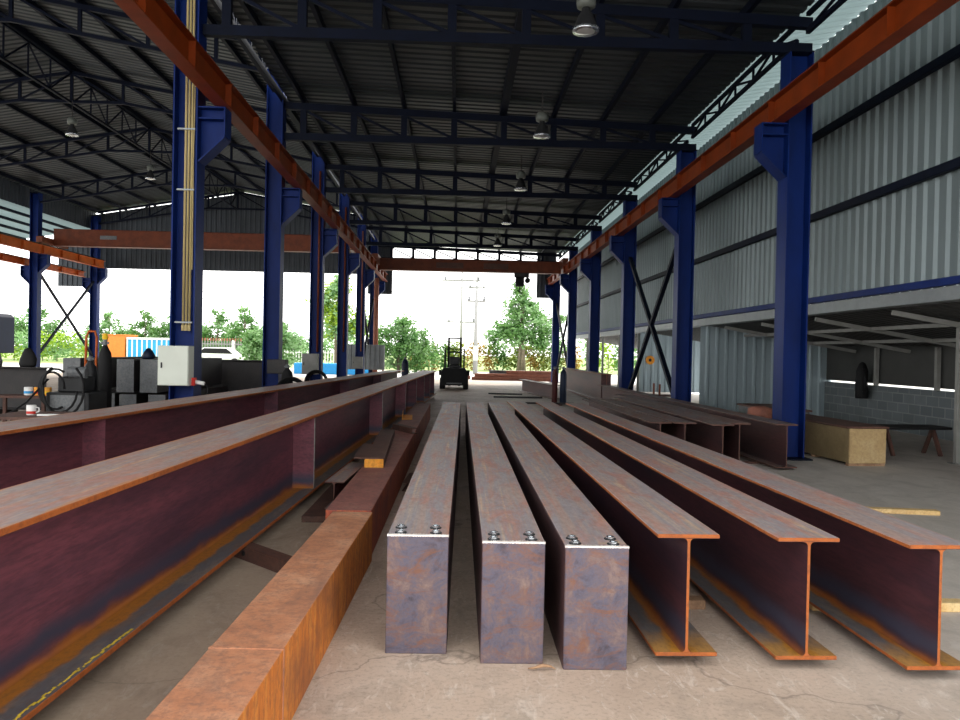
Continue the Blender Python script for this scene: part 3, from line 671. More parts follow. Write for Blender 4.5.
MB().box(-.55, .55, -.25, .25, .42, .46).build('bench_top', M['black'], t)
for sx in (-.4, .4): MB().bar((sx, -.2, 0), (sx, 0, .42), .05).bar((sx, .2, 0), (sx, 0, .42), .05).build('leg', M['rust_dark'], t)
o = tag(MB().lathe([(.20, 0), (.22, .03), (.21, .25), (.22, .28), (.21, .55), (.20, .66), (.06, .70)], n=16).build('scrap_drum', M['rust_red'], smooth=True), 'rusty red drum behind the first column along the clad wall', 'drum', None, 'thing'); o.location = (5.0, 12.7, 0)
t = thing('jacket', 'dark jacket hanging on the lean-to back wall', 'jacket', (9.10, 17.3, .62))
MB().lathe([(.02, .82), (.07, .78), (.13, .62), (.12, .35), (.14, .05), (.13, 0)], n=12).build('jacket_body', M['black'], t, smooth=True)
for q in (-1, 1): MB().tube([(0,.10*q,.68), (-.02,.16*q,.45), (-.02,.17*q,.15)], .045, 8).build('sleeve', M['black'], t, smooth=True)
t = thing('orange_disc', 'round orange hose reel hung on the second pale partition', 'hose reel', (6.42, 25.90, 1.33))
m = MB()
for r0 in (.13, .10, .07):
    m.tube([(r0*math.cos(a*math.pi/12), -.02, r0*math.sin(a*math.pi/12)) for a in range(25)], .02, 6, cap=False)
m.build('hose_coil', M['orange_raw'], t, smooth=True); MB().box(-.06, .06, .0, .035, -.06, .06).build('bracket', M['steel_dark'], t)
t = thing('tool_trolley', 'small rusty trolley standing by the second column along the clad wall', 'trolley', (5.12, 19.0, 0))
MB().box(-.25, .25, -.3, .3, .12, .16).box(-.25, .25, -.3, .3, .5, .53).build('shelves', M['rust_dark'], t)
for sx in (-.23, .23):
    for sy in (-.28, .28): MB().box(sx-.02, sx+.02, sy-.02, sy+.02, .08, .8).build('leg', M['orange_dull'], t)
    MB().tube([(sx-.015, -.28, .05), (sx+.015, -.28, .05)], .05, 12).tube([(sx-.015, .28, .05), (sx+.015, .28, .05)], .05, 12).build('castor', M['black'], t)

# gas cylinders
def gas(x, y, z, label, mat, h=1.15, r=.10):
    t = thing('gas_cylinder', label, 'gas cylinder', (x, y, z), 0, 'gas cylinders')
    MB().lathe([(r*.96, 0), (r, .02), (r, h*.78), (r*.85, h*.86), (r*.4, h*.92), (r*.32, h*.94)], n=18).build('bottle', M[mat], t, smooth=True)
    MB().lathe([(.035, h*.93), (.035, h)], n=10).box(-.06, .06, -.015, .015, h*.95, h*.975).build('valve', M['steel_grey'], t)
    return t
gas(3.12, 22.9, 0, 'blue gas cylinder standing by the aslant beam near the clad wall', 'gas_blue', 1.10)
gas(2.88, 23.0, 0, 'dark red gas cylinder beside the blue one near the clad wall', 'hose_red', 1.10, .085)
o = MB().tube([(2.86,22.55,1.05),(2.75,22.3,.8),(2.72,22.2,.3),(2.8,22.1,.03),(2.95,22.0,.03),(3.0,22.1,.03),(2.85,22.2,.03)], .014, 6).build('gas_hose', M['hose_red'], smooth=True)
tag(o, 'red gas hose drooping from the dark red cylinder to the floor', 'hose', None, 'thing')
gas(-3.47, 16.0, .0, 'black gas cylinder beside the second middle column', 'black', 1.16, .12)
gas(-1.95, 29.0, 0, 'black gas cylinder standing at the far end of the plate girders', 'gas_blue', 1.25, .13)

# ------------------------------------------------------------------ middle row equipment
def ebox(x, y, z, w, h, d, label, mat='beige', rx=0):
    t = thing('electrical_cabinet', label, 'electrical cabinet', (x, y, z)); 
    MB().box(-w/2, w/2, 0, d, 0, h).build('cabinet_body', M[mat], t, bevel=.006)
    MB().box(-w/2+.008, w/2-.008, -.014, 0, .008, h-.008).build('door', M[mat], t, bevel=.004)
    MB().box(-w/2+.05, -w/2+.07, -.030, -.014, h*.44, h*.58).build('handle', M['dark_grey'], t, bevel=.003)
    return t
ebox(-3.98, 11.03, .94, .43, .56, .22, 'pale electrical cabinet on the first middle column')
ebox(-4.13, 21.9, .77, .44, .58, .22, 'grey electrical cabinet on the third middle column', 'post_white')
ebox(-4.22, 32.9, .68, .42, .50, .22, 'small dull electrical cabinet on the fifth middle column', 'post_white')
tag(MB().box(-4.02, -3.62, 16.55, 16.80, .95, 1.25).build('switch_box', M['steel_dark'], bevel=.01), 'dark switch box low on the second middle column', 'switch box', None, 'thing')
t = thing('conduit_run', 'three cream conduits running down the first middle column', 'conduits', (-3.93, 11.38, 0), 0)
for k, dx in enumerate((-.045, .0, .045)):
    MB().tube([(dx, 0, 1.80), (dx, 0, 7.9)], .018, 8).build('conduit', M['conduit'], t, smooth=True)
    MB().tube([(dx, 0, 1.72), (dx, 0, 1.80)], .024, 8).build('fitting', M['conduit'], t)
MB().tube([(.075, -.01, 2.6), (.07, -.01, 4.2), (.085, -.01, 5.6)], .008, 6).build('cable', M['conduit'], t)
for z in (1.84, 3.75, 4.62): MB().box(-.16, .09, -.022, .03, z-.012, z+.012).build('clamp', M['galv'], t)
for i, y in enumerate(YC[2:5]):
    o = MB().tube([(XL(y)+.05, y-.1, 1.4), (XL(y)+.05, y-.1, 6.6)], .03, 8).build('conduit_pipe', M['rust_red'] if i == 2 else M['orange_dull'], smooth=True)
    tag(o, 'thin brownish pipe running up the %s middle column' % ORD[i+2], 'pipe', 'pipes on the middle columns', 'thing')
o = MB().tube([(-4.05, 38.4, .0), (-4.05, 38.4, 5.0)], .12, 12).build('rust_pipe', M['rust_red'], smooth=True)
tag(o, 'thick rusty brown standpipe beside the far middle columns', 'pipe', None, 'thing')
# red power socket on the first column
t = thing('power_socket', 'red socket box with a pale plug beside the first middle column', 'socket', (-3.76, 11.2, .99))
MB().box(-.05, .04, -.05, .05, -.05, .06).build('socket_box', M['red'], t, bevel=.006); MB().tube([(.04, 0, 0), (.17, -.02, -.02)], .028, 10).build('plug', M['white'], t, smooth=True)
MB().tube([(.17,-.02,-.02), (.22,-.02,-.08), (.21,-.02,-.3), (.19,-.02,-.5)], .008, 6).build('cord', M['black'], t, smooth=True)
# raised box beams behind
def rawbox(x, y, z, label, L=3.8, w=.30, h=.588):
    t = thing('box_beam', label, 'steel box', (x, y, z), 0, 'box beams stacked in the side bay')
    MB().box(-w/2, w/2, .014, L, 0, h).build('box_body', M['steel_dark'], t, bevel=.004)
    MB().box(-w/2, w/2, 0, .014, 0, h).build('end_plate', M['steel_grey'], t)
    return t
for x, tx in ((-6.83, 'beside the welding set'), (-5.89, 'in the middle'), (-5.48, 'next to the pale electrical cabinet')):
    rawbox(x, 14.0, .655, "grey-ended box beam on the stack's upper layer, " + tx)
for x, tx in ((-5.86, 'under the middle upper beam'), (-5.35, 'under the beam next to the cabinet')):
    rawbox(x, 14.05, .03, "grey-ended box beam on the stack's bottom layer, " + tx)
rawbox(-6.83, 14.1, .03, "grey-ended box beam on the stack's bottom layer, beside the welding set")
rawbox(-6.35, 14.3, .03, 'box beam in the dark gap at the bottom of the side bay stack')
for i, y in enumerate((14.9, 17.2)):
    tag(MB().box(-7.1, -5.1, y-.05, y+.05, .618, .655).build('packing_strip', M['steel_dark']), 'dark packing strip between the layers of box beams, %s counting inward' % ORD[i], 'packing strip', 'strips between box beams', 'thing')
    tag(MB().box(-7.1, -5.1, y-.05, y+.05, 0, .03).build('packing_strip', M['steel_dark']), 'dark packing strip on the floor under the box beams, %s counting inward' % ORD[i], 'packing strip', 'strips under box beams', 'thing')
ibeam('dark girder lying across the side bay near the paint cans', -7.42, 14.3, -7.42, 5.0, .30, .30, .76, .02, .014, ('steel_dark', 'steel_dark', 'steel_dark'), cut='steel_dark', name='dark_girder').rotation_euler.z = R(90)
for i, x in enumerate((-8.2, -11.4)):
    t = thing('steel_trestle', 'dark steel trestle under the dark crosswise girder, %s from its free end' % ORD[i], 'trestle', (x, 14.3, 0), 0, 'trestles under the dark girder')
    MB().box(-.06, .06, -.4, .4, .22, .30).build('trestle_bar', M['steel_dark'], t)
    for s in (-1, 1): MB().bar((0, s*.35, 0), (0, s*.3, .23), .06).build('leg', M['steel_dark'], t)
ibeam('black girder lying across behind the first middle column', -4.35, 18.6, -4.35, 3.2, .45, .30, .74, .02, .014, ('steel_dark', 'steel_dark', 'steel_dark'), cut='steel_dark', name='dark_girder').rotation_euler.z = R(90)
for i, x in enumerate((-4.8, -7.1)):
    tag(MB().box(x-.1, x+.1, 18.35, 18.85, 0, .45).build('support_stand', M['steel_dark'], bevel=.01), 'dark stand under the black girder behind the first middle column, %s from the columns' % ORD[i], 'stand', 'stands under the black girder', 'thing')
# bench with cup
t = thing('steel_bench', 'low rusty steel bench beyond the plate girder by the middle columns', 'bench', (-4.62, 9.0, 0))
MB().box(-.55, .55, -.4, .4, .66, .69).build('bench_top', M['rust_dark'], t)
for sx in (-.48, .48):
    for sy in (-.34, .34): MB().box(sx-.03, sx+.03, sy-.03, sy+.03, 0, .66).build('leg', M['rust_dark'], t)
t = thing('mug', 'white mug with a red band on the low rusty bench', 'mug', (-4.78, 8.9, .69))
MB().lathe([(.045, 0), (.05, .01), (.05, .11), (.045, .112)], n=18).build('cup', M['white'], t, smooth=True)
MB().lathe([(.051, .015), (.051, .045)], n=18).build('red_band', M['red'], t)
MB().tube([(.05, 0, .09), (.085, 0, .08), (.085, 0, .04), (.05, 0, .03)], .007, 6).build('handle', M['white'], t)
o = MB().box(-.22, .22, -.01, .01, 0, .02).build('welding_rod', M['white']); o.location = (-4.45, 8.85, .69); o.rotation_euler.z = R(12); tag(o, 'pale rod lying on the low rusty bench beside the mug', 'rod', None, 'thing')
# paint shelf
t = thing('low_stand', 'low dark stand carrying paint cans in the side bay', 'stand', (-7.1, 13.0, 0))
MB().box(-.45, .45, -.2, .2, .60, .64).build('stand_top', M['rust_dark'], t)
for sx in (-.4, .4):
    for sy in (-.16, .16): MB().box(sx-.025, sx+.025, sy-.025, sy+.025, 0, .60).build('leg', M['rust_dark'], t)
for x, mt, bd, tx in ((-7.02, 'white', 'blue_bright', 'white paint can with a blue band'), (-6.86, 'orange_raw', 'red', 'orange paint can with a red band'), (-6.72, 'orange_raw', 'yellow', 'orange paint can with a yellow band')):
    t = thing('paint_can', tx + ' on the low stand', 'paint can', (x, 12.98, .64), 0, 'paint cans')
    MB().lathe([(.065, 0), (.068, .01), (.068, .13), (.06, .135)], n=16).build('can', M[mt], t, smooth=True); MB().lathe([(.0695, .03), (.0695, .07)], n=16).build('band', M[bd], t)
t = thing('tarp_bundle', 'dark bundle lying on top of the dark crosswise girder', 'bundle', (-7.75, 14.3, 1.06))
m = MB().lathe([(.13, 0), (.16, .05), (.15, .15), (.10, .26), (.06, .33), (.02, .35)], n=12)
rr = random.Random(4); m.v = [(x*(1+.2*(rr.random()-.5)), y*.5, z) for x, y, z in m.v]; m.build('bundle_body', M['black'], t, smooth=True)
tag(MB().box(-8.6, -8.25, 14.2, 14.4, 1.06, 1.19).build('tool_case', M['post_white'], bevel=.015), 'pale tool case on the dark crosswise girder', 'tool case', None, 'thing')
# welding set
t = thing('welding_set', 'dark welding machine with coiled cables standing before the box beams', 'welding machine', (-6.02, 12.5, 0))
MB().box(-.33, .33, -.28, .35, .12, .74).build('machine_body', M['dark_grey'], t, bevel=.02, seg=2)
MB().box(-.26, .26, -.29, -.28, .45, .70).build('front_panel', M['steel_grey'], t)
MB().box(-.22, .18, -.15, .25, .74, .98).build('wire_feeder', M['dark_grey'], t, bevel=.02)
MB().tube([(-.05, -.12, 1.05), (.22, -.12, 1.05)], .09, 12).build('wire_spool', M['steel_grey'], t)
for sx in (-.3, .3): MB().tube([(sx-.03, -.2, .08), (sx+.03, -.2, .08)], .08, 12).build('wheel', M['black'], t)
for sx in (-.3, .3): MB().tube([(sx-.03, .28, .08), (sx+.03, .28, .08)], .08, 12).build('wheel', M['black'], t)
rr = random.Random(11)
for k in range(4):
    cx = -.2+k*.07; rad = .26+.05*k
    MB().tube([(cx+rad*.75*math.cos(a*.35+k), -.36-.02*k, .80+rad*math.sin(a*.35+k)) for a in range(13)], .018, 6).build('cable', M['black'], t, smooth=True)
MB().tube([(-.28,-.3,.95), (-.5,-.5,.6), (-.8,-.8,.3), (-1.0,-1.0,.02)], .016, 6).build('cable', M['black'], t, smooth=True)
for x, mt, tx, h in ((-5.88, 'dark_grey', 'grey gas cylinder behind the welding machine', 1.30), (-5.64, 'black', 'dark gas cylinder with a yellow cap behind the welding machine', 1.58)):
    gg = gas(x-.25, 13.2, 0, tx, mt, h, .11)
    if 'yellow' in tx: MB().lathe([(.045, 0), (.05, .05), (.03, .10)], n=12).build('cap', M['yellow'], gg).location = (0, 0, h)
t = thing('hand_truck', 'orange tubular hand truck standing behind the welding machine', 'hand truck', (-6.38, 13.72, 0))
MB().tube([(-.09,0,.05), (-.09,.05,1.62), (-.05,.06,1.72), (.05,.06,1.72), (.09,.05,1.62), (.09,0,.05)], .022, 8).build('tube_frame', M['orange_lit'], t, smooth=True)
MB().box(-.17, .17, -.2, .02, .02, .035).build('toe_plate', M['orange_lit'], t)
for s in (-1, 1): MB().tube([(s*.2-.03, .09, .11), (s*.2+.03, .09, .11)], .11, 14).build('wheel', M['black'], t)
o = MB().lathe([(.10, 0), (.13, .04), (.08, .14), (.03, .2)], n=10).build('rag_bundle', M['gas_blue'], smooth=True); o.location = (-5.72, 14.6, 1.243); tag(o, 'dark blue rag bundle on the middle upper box beam', 'rag', None, 'thing')
# hose coils by the columns
for (x, y, z, mt, tx) in ((-3.29, 15.6, .62, 'black', 'big upright coil of dark hose beside the black gas cylinder'), (-3.75, 20.9, .62, 'black', 'dark coil of cable before the third middle column')):
    m = MB(); rr = random.Random(z)
    for k in range(7):
        r0 = .30-.012*k; dy = -.06+.02*k
        m.tube([(r0*math.cos(a*math.pi/14), dy, r0*math.sin(a*math.pi/14)) for a in range(29)], .016, 6, cap=False)
    o = m.build('hose_coil', M[mt], smooth=True); o.location = (x, y, z-.0); tag(o, tx, 'hose coil', None, 'thing')
for x, y, tx in ((-3.29, 15.6, 'dark stool under the big hose coil'), (-3.75, 20.9, 'dark stool under the cable coil')):
    tag(MB().box(x-.2, x+.2, y-.15, y+.15, 0, .305).build('coil_stand', M['steel_dark'], bevel=.01), tx, 'stool', None, 'thing')
# corrugated enclosure at the far middle columns
mb = corr(MB(), (-5.4, 36.6, 0), (0,0,1), (1,0,0), 9, .22, .05, K(.55), K(1.72), (0,-1,0), .45)
o = solid(mb.build('sheet_screen', M['galv'])); tag(o, 'ribbed galvanised sheet screen behind the last middle columns', 'screen', None, 'thing')
for i, x in enumerate((-5.3, -4.4, -3.5)):
    tag(MB().box(x-.04, x+.04, 36.63, 36.71, 0, 1.5).build('screen_post', M['rust_red']), 'rusty post behind the ribbed sheet screen, %s from the side bay' % ORD[i], 'post', 'posts of the sheet screen', 'thing')

# ------------------------------------------------------------------ forklift
t = thing('forklift', 'dark forklift parked at the far opening between the beams', 'forklift', (-.13, 30.3, 0))
FK = M['black']; FD = M['dark_grey']
m = MB().prism([(-.50, .16), (.50, .16), (.53, .30), (.50, .72), (.42, .84), (-.42, .84), (-.50, .72), (-.53, .30)], 0, 1.0); m.build('counterweight', FK, t, bevel=.04, seg=2)
MB().box(-.48, .48, 1.0, 1.9, .22, .62).build('chassis', FK, t, bevel=.03)
for sx in (-.46, .46):
    for sy, r_ in ((.45, .22), (1.75, .26)): MB().tube([(sx-.1, sy, r_), (sx+.1, sy, r_)], r_, 18).build('wheel', FK, t)
MB().box(-.22, .22, .75, 1.15, .84, .95).box(-.20, .20, .70, .80, .95, 1.28).build('seat', FD, t, bevel=.03)
m = MB()
for sx in (-.38, .38):
    m.tube([(sx, .35, .8), (sx, .42, 1.58), (sx, 1.55, 1.58), (sx, 1.85, .7)], .028, 8)
for k in range(6): m.box(-.38, .38, .48+k*.2, .51+k*.2, 1.56, 1.59)
m.build('overhead_guard', FK, t)
m = MB()
for sx in (-.25, .25): m.box(sx-.045, sx+.045, 1.95, 2.07, .08, 2.06)
m.box(-.25, .25, 1.97, 2.05, 2.00, 2.06).box(-.25, .25, 1.97, 2.05, 1.42, 1.49).box(-.25, .25, 1.97, 2.05, .7, .76).build('mast', FK, t)
for sx in (-.2, .2): MB().box(sx-.05, sx+.05, 2.1, 3.1, .05, .09).build('fork', FD, t)
MB().box(-.42, .42, 2.07, 2.11, .1, .5).build('carriage', FD, t)
MB().tube([(.50, .9, .85), (.52, .9, 1.0)], .02, 8).box(-.60, -.50, .2, .5, .55, .75).box(.50, .60, .2, .5, .55, .75).build('lamp_housing', FK, t)
MB().box(-.3, .3, -.015, .0, .22, .27).build('tow_plate', M['steel_grey'], t)

# ------------------------------------------------------------------ yard: rusty stock, poles, vegetation, containers
for i, (x0, x1, y, z, mt) in enumerate(((.75, 5.2, 41.4, -.02, 'rust_red'), (.9, 5.0, 41.45, .16, 'rust_red'), (-.75, .70, 42.6, -.02, 'rust_red'), (1.7, 5.3, 41.95, .34, 'steel_grey'), (2.6, 5.2, 41.45, .34, 'rust_red'), (1.5, 5.2, 41.9, -.02, 'rust_red'), (1.6, 5.2, 41.95, .16, 'rust_red'), (-.9, .65, 42.6, .16, 'rust_red'))):
    o = ibeam('%s beam stored across the yard beyond the far opening, %s' % ('grey' if 'grey' in mt else 'rusty red', ['lowest and foremost', 'second layer foremost', 'short, by the forklift', 'top layer at the back', 'top layer foremost', 'lowest at the back', 'second layer at the back', 'short, upper'][i]), x1, y, x1, x1-x0, z, .28, .176, .014, .012, (mt, mt, mt), group='beams stored in the yard', cut=mt, name='yard_beam')
    o.rotation_euler.z = R(90)
def pole(x, y, h, r, arms, label):
    t = thing('utility_pole', label, 'utility pole', (x, y, -.02), 0, 'utility poles')
    MB().tube([(0,0,0), (0,0,h)], [r, r*.6], 10).build('shaft', M['pole'], t, smooth=True)
    for z, w_ in arms:
        a = MB().box(-w_/2, w_/2, -.06, .06, z-.06, z+.06).build('cross_arm', M['post_white'], t)
        for k in range(3):
            MB().lathe([(.06, 0), (.09, .05), (.05, .12), (.08, .17), (.04, .26)], (-w_*.42+k*w_*.42, 0, z+.06), 8).build('insulator', M['steel_grey'], a)
    return t
p = pole(1.18, 52.5, 5.6, .17, ((4.9, 1.2),), 'short thick concrete utility pole with a pale box on it')
MB().box(-.18, .18, -.30, -.16, .9, 1.9).build('meter_box', M['beige'], p, bevel=.02)
pole(.22, 64.0, 8.6, .12, ((7.3, 3.2), (3.9, 2.4)), 'tall thin utility pole with a wide insulator arm, further back')
pole(1.5, 66.0, 8.0, .12, ((6.9, 1.4),), 'tall thin utility pole beside the wide-armed one')
for i, (xa, xb, ya, yb, z0, z1) in enumerate(((-60, .22, 72, 64, 6.9, 7.4), (.22, 60, 64, 62, 7.4, 7.0), (-60, 1.5, 70, 66, 6.2, 7.0))):
    o = MB().tube([(xa+(xb-xa)*k/8, ya+(yb-ya)*k/8, z0+(z1-z0)*k/8-1.2*(1-((k-4)/4)**2)) for k in range(9)], .018, 4).build('power_line', M['steel_grey'])
    tag(o, ['sagging overhead wire from the wide-armed pole towards the side bay', 'sagging overhead wire from the wide-armed pole over the tall tree', 'sagging overhead wire from the second thin pole'][i], 'overhead wire', 'overhead wires', 'thing')

def leaves(mb, c, rad, n, size, rr, mi=0, shell=.55):
    for _ in range(n):
        while True:
            d = Vector((rr.uniform(-1,1), rr.uniform(-1,1), rr.uniform(-1,1)))
            if .05 < d.length <= 1: break
        d = d.normalized()*(shell+(1-shell)*rr.random())
        p = Vector(c) + Vector((d.x*rad[0], d.y*rad[1], d.z*rad[2]))
        a = Vector((rr.gauss(0,1), rr.gauss(0,1), rr.gauss(0,.6))).normalized(); b = a.cross(Vector((rr.gauss(0,1), rr.gauss(0,1), rr.gauss(0,1)))).normalized()
        s = size*rr.uniform(.6, 1.3)
        mb.poly([p-a*s, p-a*s*.1+b*s*.5, p+a*s, p-a*s*.1-b*s*.5], [(0,1,2,3)], mi)
def tree(x, y, h, blobs, n, size, mats, label, name='broadleaf_tree', stems=1, cat='tree', seed=1, group='trees beyond the shed', gz=-.02):
    rr = random.Random(seed); t = thing(name, label, cat, (x, y, gz), 0, group)
    m = MB()
    for k in range(stems):
        dx = (k-(stems-1)/2)*.25
        m.tube([(dx, 0, 0), (dx*.8+rr.uniform(-.1,.1), 0, h*.35), (dx*.3, 0, h*.8)], [.13, .09, .03], 7)
    for cx, cy, cz, rx, ry, rz in blobs:
        m.tube([(0, 0, max(.3, cz-rz-.5)), (cx*.6, cy*.6, cz-rz*.2), (cx, cy, cz+rz*.3)], [.05, .04, .015], 5)
    m.build('trunk', M['trunk'], t, smooth=True)
    m = MB(); vol = [b[3]*b[5] for b in blobs]; sv = sum(vol); n = int(n*1.5)
    for b, v in zip(blobs, vol):
        sub = 8
        for _ in range(sub):
            d = Vector((rr.uniform(-1,1), rr.uniform(-1,1), rr.uniform(-.8,1)))*.62
            leaves(m, (b[0]+d.x*b[3], b[1]+d.y*b[4], b[2]+d.z*b[5]), (b[3]*.60, b[4]*.60, b[5]*.56), int(n*v/sv/sub), size, rr, rr.randrange(len(mats)) if len(mats) > 1 else 0, .15)
    m.build('crown', [M[k] for k in mats], t)
    return t
B = lambda *a: [tuple(b) for b in a]
tree(4.9, 60.0, 6.6, B((0,0,6.2,.8,.8,.9), (-.1,0,5.2,1.45,1.2,1.0), (.2,0,4.2,1.9,1.6,1.0), (-1.0,0,3.2,1.7,1.3,1.0), (1.2,0,3.3,1.8,1.3,.95), (.1,0,2.7,2.3,1.6,.9), (2.6,0,4.1,.9,.8,.45), (-2.0,0,2.6,1.0,.8,.7), (1.9,0,2.3,1.5,1.,.8)), 4800, .15, ('leaf_pale', 'leaf'), 'tall tiered tree standing beyond the far opening near the clad wall', 'tiered_tree', 3, seed=2)
tree(-3.9, 52.0, 3.6, B((0,0,2.7,1.4,1.4,1.2), (-1.1,0,2.1,1.2,1.1,1.1), (1.0,0,2.1,1.2,1.1,1.1), (.2,0,1.3,2.2,1.5,1.1), (.3,0,3.4,.7,.7,.5), (1.9,0,1.2,1.1,.9,1.0), (-1.6,0,1.1,1.0,.9,.9), (0,0,.6,2.2,1.2,.6)), 4600, .13, ('leaf_pale', 'leaf'), 'round bushy tree beyond the girders beside the forklift', seed=3)
tree(-8.7, 56.0, 6.6, B((0,0,5.6,1.2,1.2,1.2), (-.6,0,4.3,1.3,1.3,1.2), (.7,0,4.4,1.3,1.2,1.2), (0,0,3.0,1.7,1.5,1.1), (1.5,0,3.2,1.3,1.2,1.0), (.4,0,6.3,.6,.6,.6)), 3600, .16, ('leaf_yellow', 'leaf_pale'), 'bright yellow-green tree behind the middle columns', seed=4)
tree(-12.0, 50.0, 3.2, B((0,0,2.4,1.2,1.2,.9), (-1.0,0,1.6,1.1,1.1,.9), (1.0,0,1.7,1.2,1.1,.9), (0,0,1.0,1.8,1.3,.8)), 2800, .13, ('leaf', 'leaf_pale'), 'rounded green tree between the second and third middle columns', seed=5)
for i, (x, y, h, sc, tx) in enumerate(((-19.6, 72, 5.2, 1., 'small pale tree behind the picket fence next to the second middle column'), (-22.6, 74, 5.0, 1.1, 'small pale tree behind the picket fence next to the first middle column'), (-26.6, 75, 5.4, 1.1, 'small pale tree behind the blue container next to the cabinet column'), (-29.4, 74, 4.9, 1., 'small pale tree above the orange container'), (-33.6, 76, 4.6, 1.15, 'small pale tree just past the corner outer column'), (-38.5, 72, 5.3, 1.5, 'wide pale tree seen behind the cross brace of the outer columns'), (-17.0, 76, 4.2, 1., 'small pale tree seen just before the second middle column'))):
    tree(x, y, h, B((0,0,h*.88,.6*sc,.6*sc,h*.13), (.2,0,h*.72,1.05*sc,.9*sc,h*.17), (-.9*sc,0,h*.56,1.1*sc,.9*sc,h*.2), (1.0*sc,0,h*.52,1.2*sc,.9*sc,h*.2), (0,0,h*.4,2.0*sc,1.2*sc,h*.25), (-1.5*sc,0,h*.26,1.5*sc,1.*sc,h*.25), (1.6*sc,0,h*.26,1.5*sc,1.*sc,h*.25), (0,0,h*.15,2.3*sc,1.2*sc,h*.15)), 2600, .17, ('leaf_pale', 'leaf'), tx, 'young_tree', seed=20+i)
def hedge(x0, x1, y, h, n, mats, label, seed, size=.14, name='clipped_hedge', d=.7):
    rr = random.Random(seed); t = thing(name, label, 'hedge', ((x0+x1)/2, y, -.02), 0, 'hedges in the yard'); L = (x1-x0)/2
    m = MB(); k = int((x1-x0)/1.2)+1
    for i in range(k):
        x = -L + (i+.5)*2*L/k
        for j in range(2):
            leaves(m, (x+rr.uniform(-.3,.3), rr.uniform(-.2,.2), h*(.3+.4*j)), (.9, d, h*.36*rr.uniform(.85,1.15)), n//(2*k), size, rr, rr.randrange(len(mats)), .3)
    m.build('foliage', [M[q] for q in mats], t)
    m = MB()
    for i in range(k): x = -L+(i+.5)*2*L/k; m.tube([(x,0,0), (x+.1,0,h*.6)], [.04,.02], 5)
    m.build('stems', M['trunk'], t)
hedge(.9, 9.8, 63.5, 2.3, 4200, ('leaf_hedge', 'leaf', 'leaf_red'), 'mixed green and reddish hedge beyond the stored rusty beams', 31)
hedge(-3.4, .4, 58.5, 2.1, 2000, ('leaf_red', 'leaf_hedge', 'leaf'), 'reddish shrubs behind the forklift', 32)
hedge(9.5, 30, 58.0, 3.2, 4200, ('leaf_pale', 'leaf', 'leaf_yellow'), 'green bushes seen through the open bays of the lean-to', 33, .18)
hedge(-48, -30.5, 66.0, 2.5, 3600, ('leaf_yellow', 'leaf_pale'), 'low bright scrub behind the outer columns', 34, .17, d=1.2)
hedge(-30, -10, 78.0, 2.6, 4200, ('leaf_pale', 'leaf'), 'pale hedge line behind the fence and containers', 35, .2, d=1.)
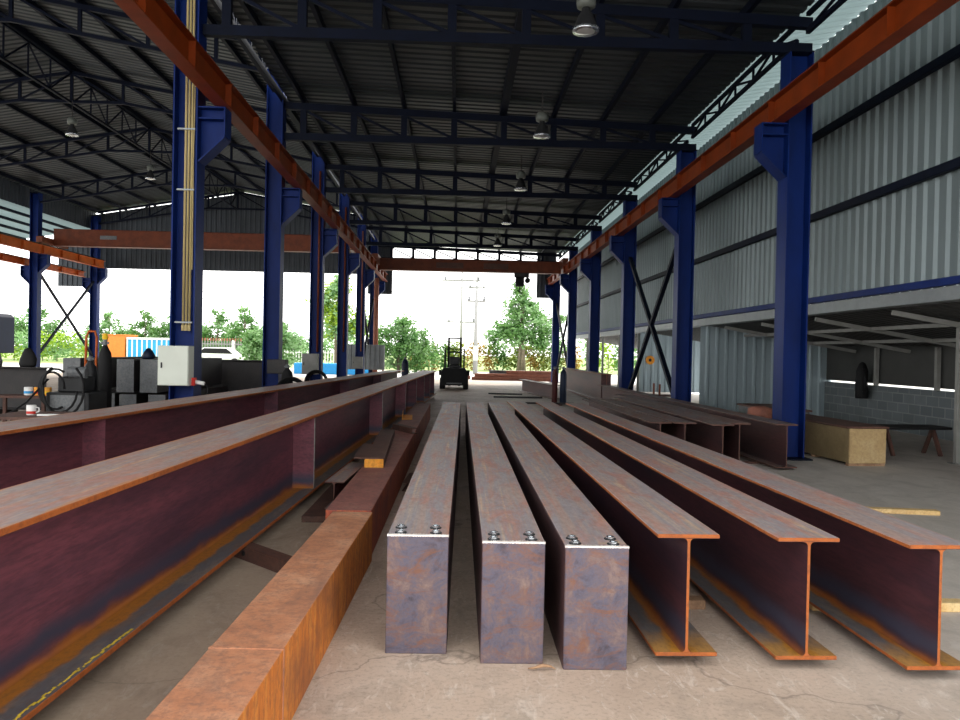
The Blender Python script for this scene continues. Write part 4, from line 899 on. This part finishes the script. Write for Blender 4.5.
# containers and fence
t = thing('storage_container', 'orange storage container end beyond the outer yard', 'container', (-28.3, 65.0, -.02))
MB().box(-.9, .9, 0, 2.5, .0, 2.25).build('container_body', M['orange_box'], t, bevel=.03); MB().box(-.95, .95, -.05, 2.5, 2.25, 2.33).build('roof_edge', M['orange_box'], t)
t = thing('storage_container', 'long blue container with white ribs behind the box beams', 'container', (-24.6, 65.0, -.02))
MB().box(-2.6, 2.6, 0, 2.4, 0, 1.95).build('container_body', M['blue_bright'], t)
for k in range(14): MB().box(-2.6+k*.4-.05, -2.6+k*.4+.05, -.06, 0, 0, 1.95).build('rib', M['white'], t)
MB().box(-2.65, 2.65, -.08, 2.4, 1.95, 2.12).build('top_rail', M['white'], t)
def fence(x0, x1, y, h, mat, label, tip=None, gap=.22):
    t = thing('picket_fence', label, 'fence', ((x0+x1)/2, y, -.02)); L = (x1-x0)/2
    m = MB(); x = -L
    while x <= L: m.box(x-.035, x+.035, -.02, .02, 0, h); x += gap
    m.build('pickets', M[mat], t)
    MB().box(-L, L, .02, .06, h*.85, h*.9).box(-L, L, .02, .06, h*.15, h*.2).build('fence_rails', M[mat], t)
    if tip:
        m = MB(); x = -L
        while x <= L: m.box(x-.045, x+.045, -.03, .03, h, h+.22); x += gap
        m.build('picket_tips', M[tip], t)
    for k in range(int(2*L/4)+1): MB().box(-L+k*4-.09, -L+k*4+.09, -.09, .09, 0, h+.05).build('fence_post', M['white'], t)
fence(-22.0, -15.2, 63.0, 1.95, 'post_white', 'pale picket fence with rusty tips beyond the black girder', 'rust_red')
fence(-15.0, -9.3, 60.0, 1.35, 'white', 'white fence with a green field behind, between the middle columns')
t = thing('parked_car', 'white car parked before the picket fence', 'car', (-18.6, 61.0, -.02))
MB().prism([(-2.1,.3), (2.1,.3), (2.15,.75), (1.3,.92), (.7,1.42), (-1.1,1.42), (-1.7,.95), (-2.15,.85)], 0, 1.7).build('car_body', M['white'], t, bevel=.08, seg=3)
MB().prism([(1.15,.95), (.65,1.36), (-1.05,1.36), (-1.55,.97)], -.01, 0).build('side_window', M['black'], t)
for sx in (-1.3, 1.3): MB().tube([(sx, -.03, .3), (sx, .2, .3)], .32, 18).tube([(sx, 1.5, .3), (sx, 1.73, .3)], .32, 18).build('wheel', M['black'], t)
tag(MB().box(-9.6, -4.9, 46.0, 47.2, -.02, .62).build('water_tank', M['blue_bright'], bevel=.03), 'low bright blue tank outside behind the middle columns', 'tank', None, 'thing')
# truck at the side
t = thing('truck', 'dark truck cab standing outside the outer columns', 'truck', (-26.3, 42.6, -.02))
MB().prism([(-1.3,.9), (1.15,.9), (1.15,2.9), (.95,3.1), (-1.3,3.1)], 0, 2.4).build('cab', M['navy'], t, bevel=.05, seg=2)
MB().box(-1.0, .9, -.02, 0, 1.9, 2.75).build('windscreen', plain('truck_glass', (.05,.09,.12), .1, .2), t)
MB().box(-1.25, 1.25, -.25, .0, 2.85, 3.02).build('sun_visor', M['black'], t)
MB().box(1.22, 1.36, -.2, -.1, 2.0, 2.9).bar((1.1,-.1,2.9), (1.3,-.15,2.95), .04).build('mirror', M['black'], t)
MB().box(-1.25, 1.15, -.15, .05, .5, .95).build('bumper', M['steel_grey'], t)
for sx in (-1.0, .9): MB().tube([(sx-.18, .8, .5), (sx+.18, .8, .5)], .5, 18).build('wheel', M['black'], t)
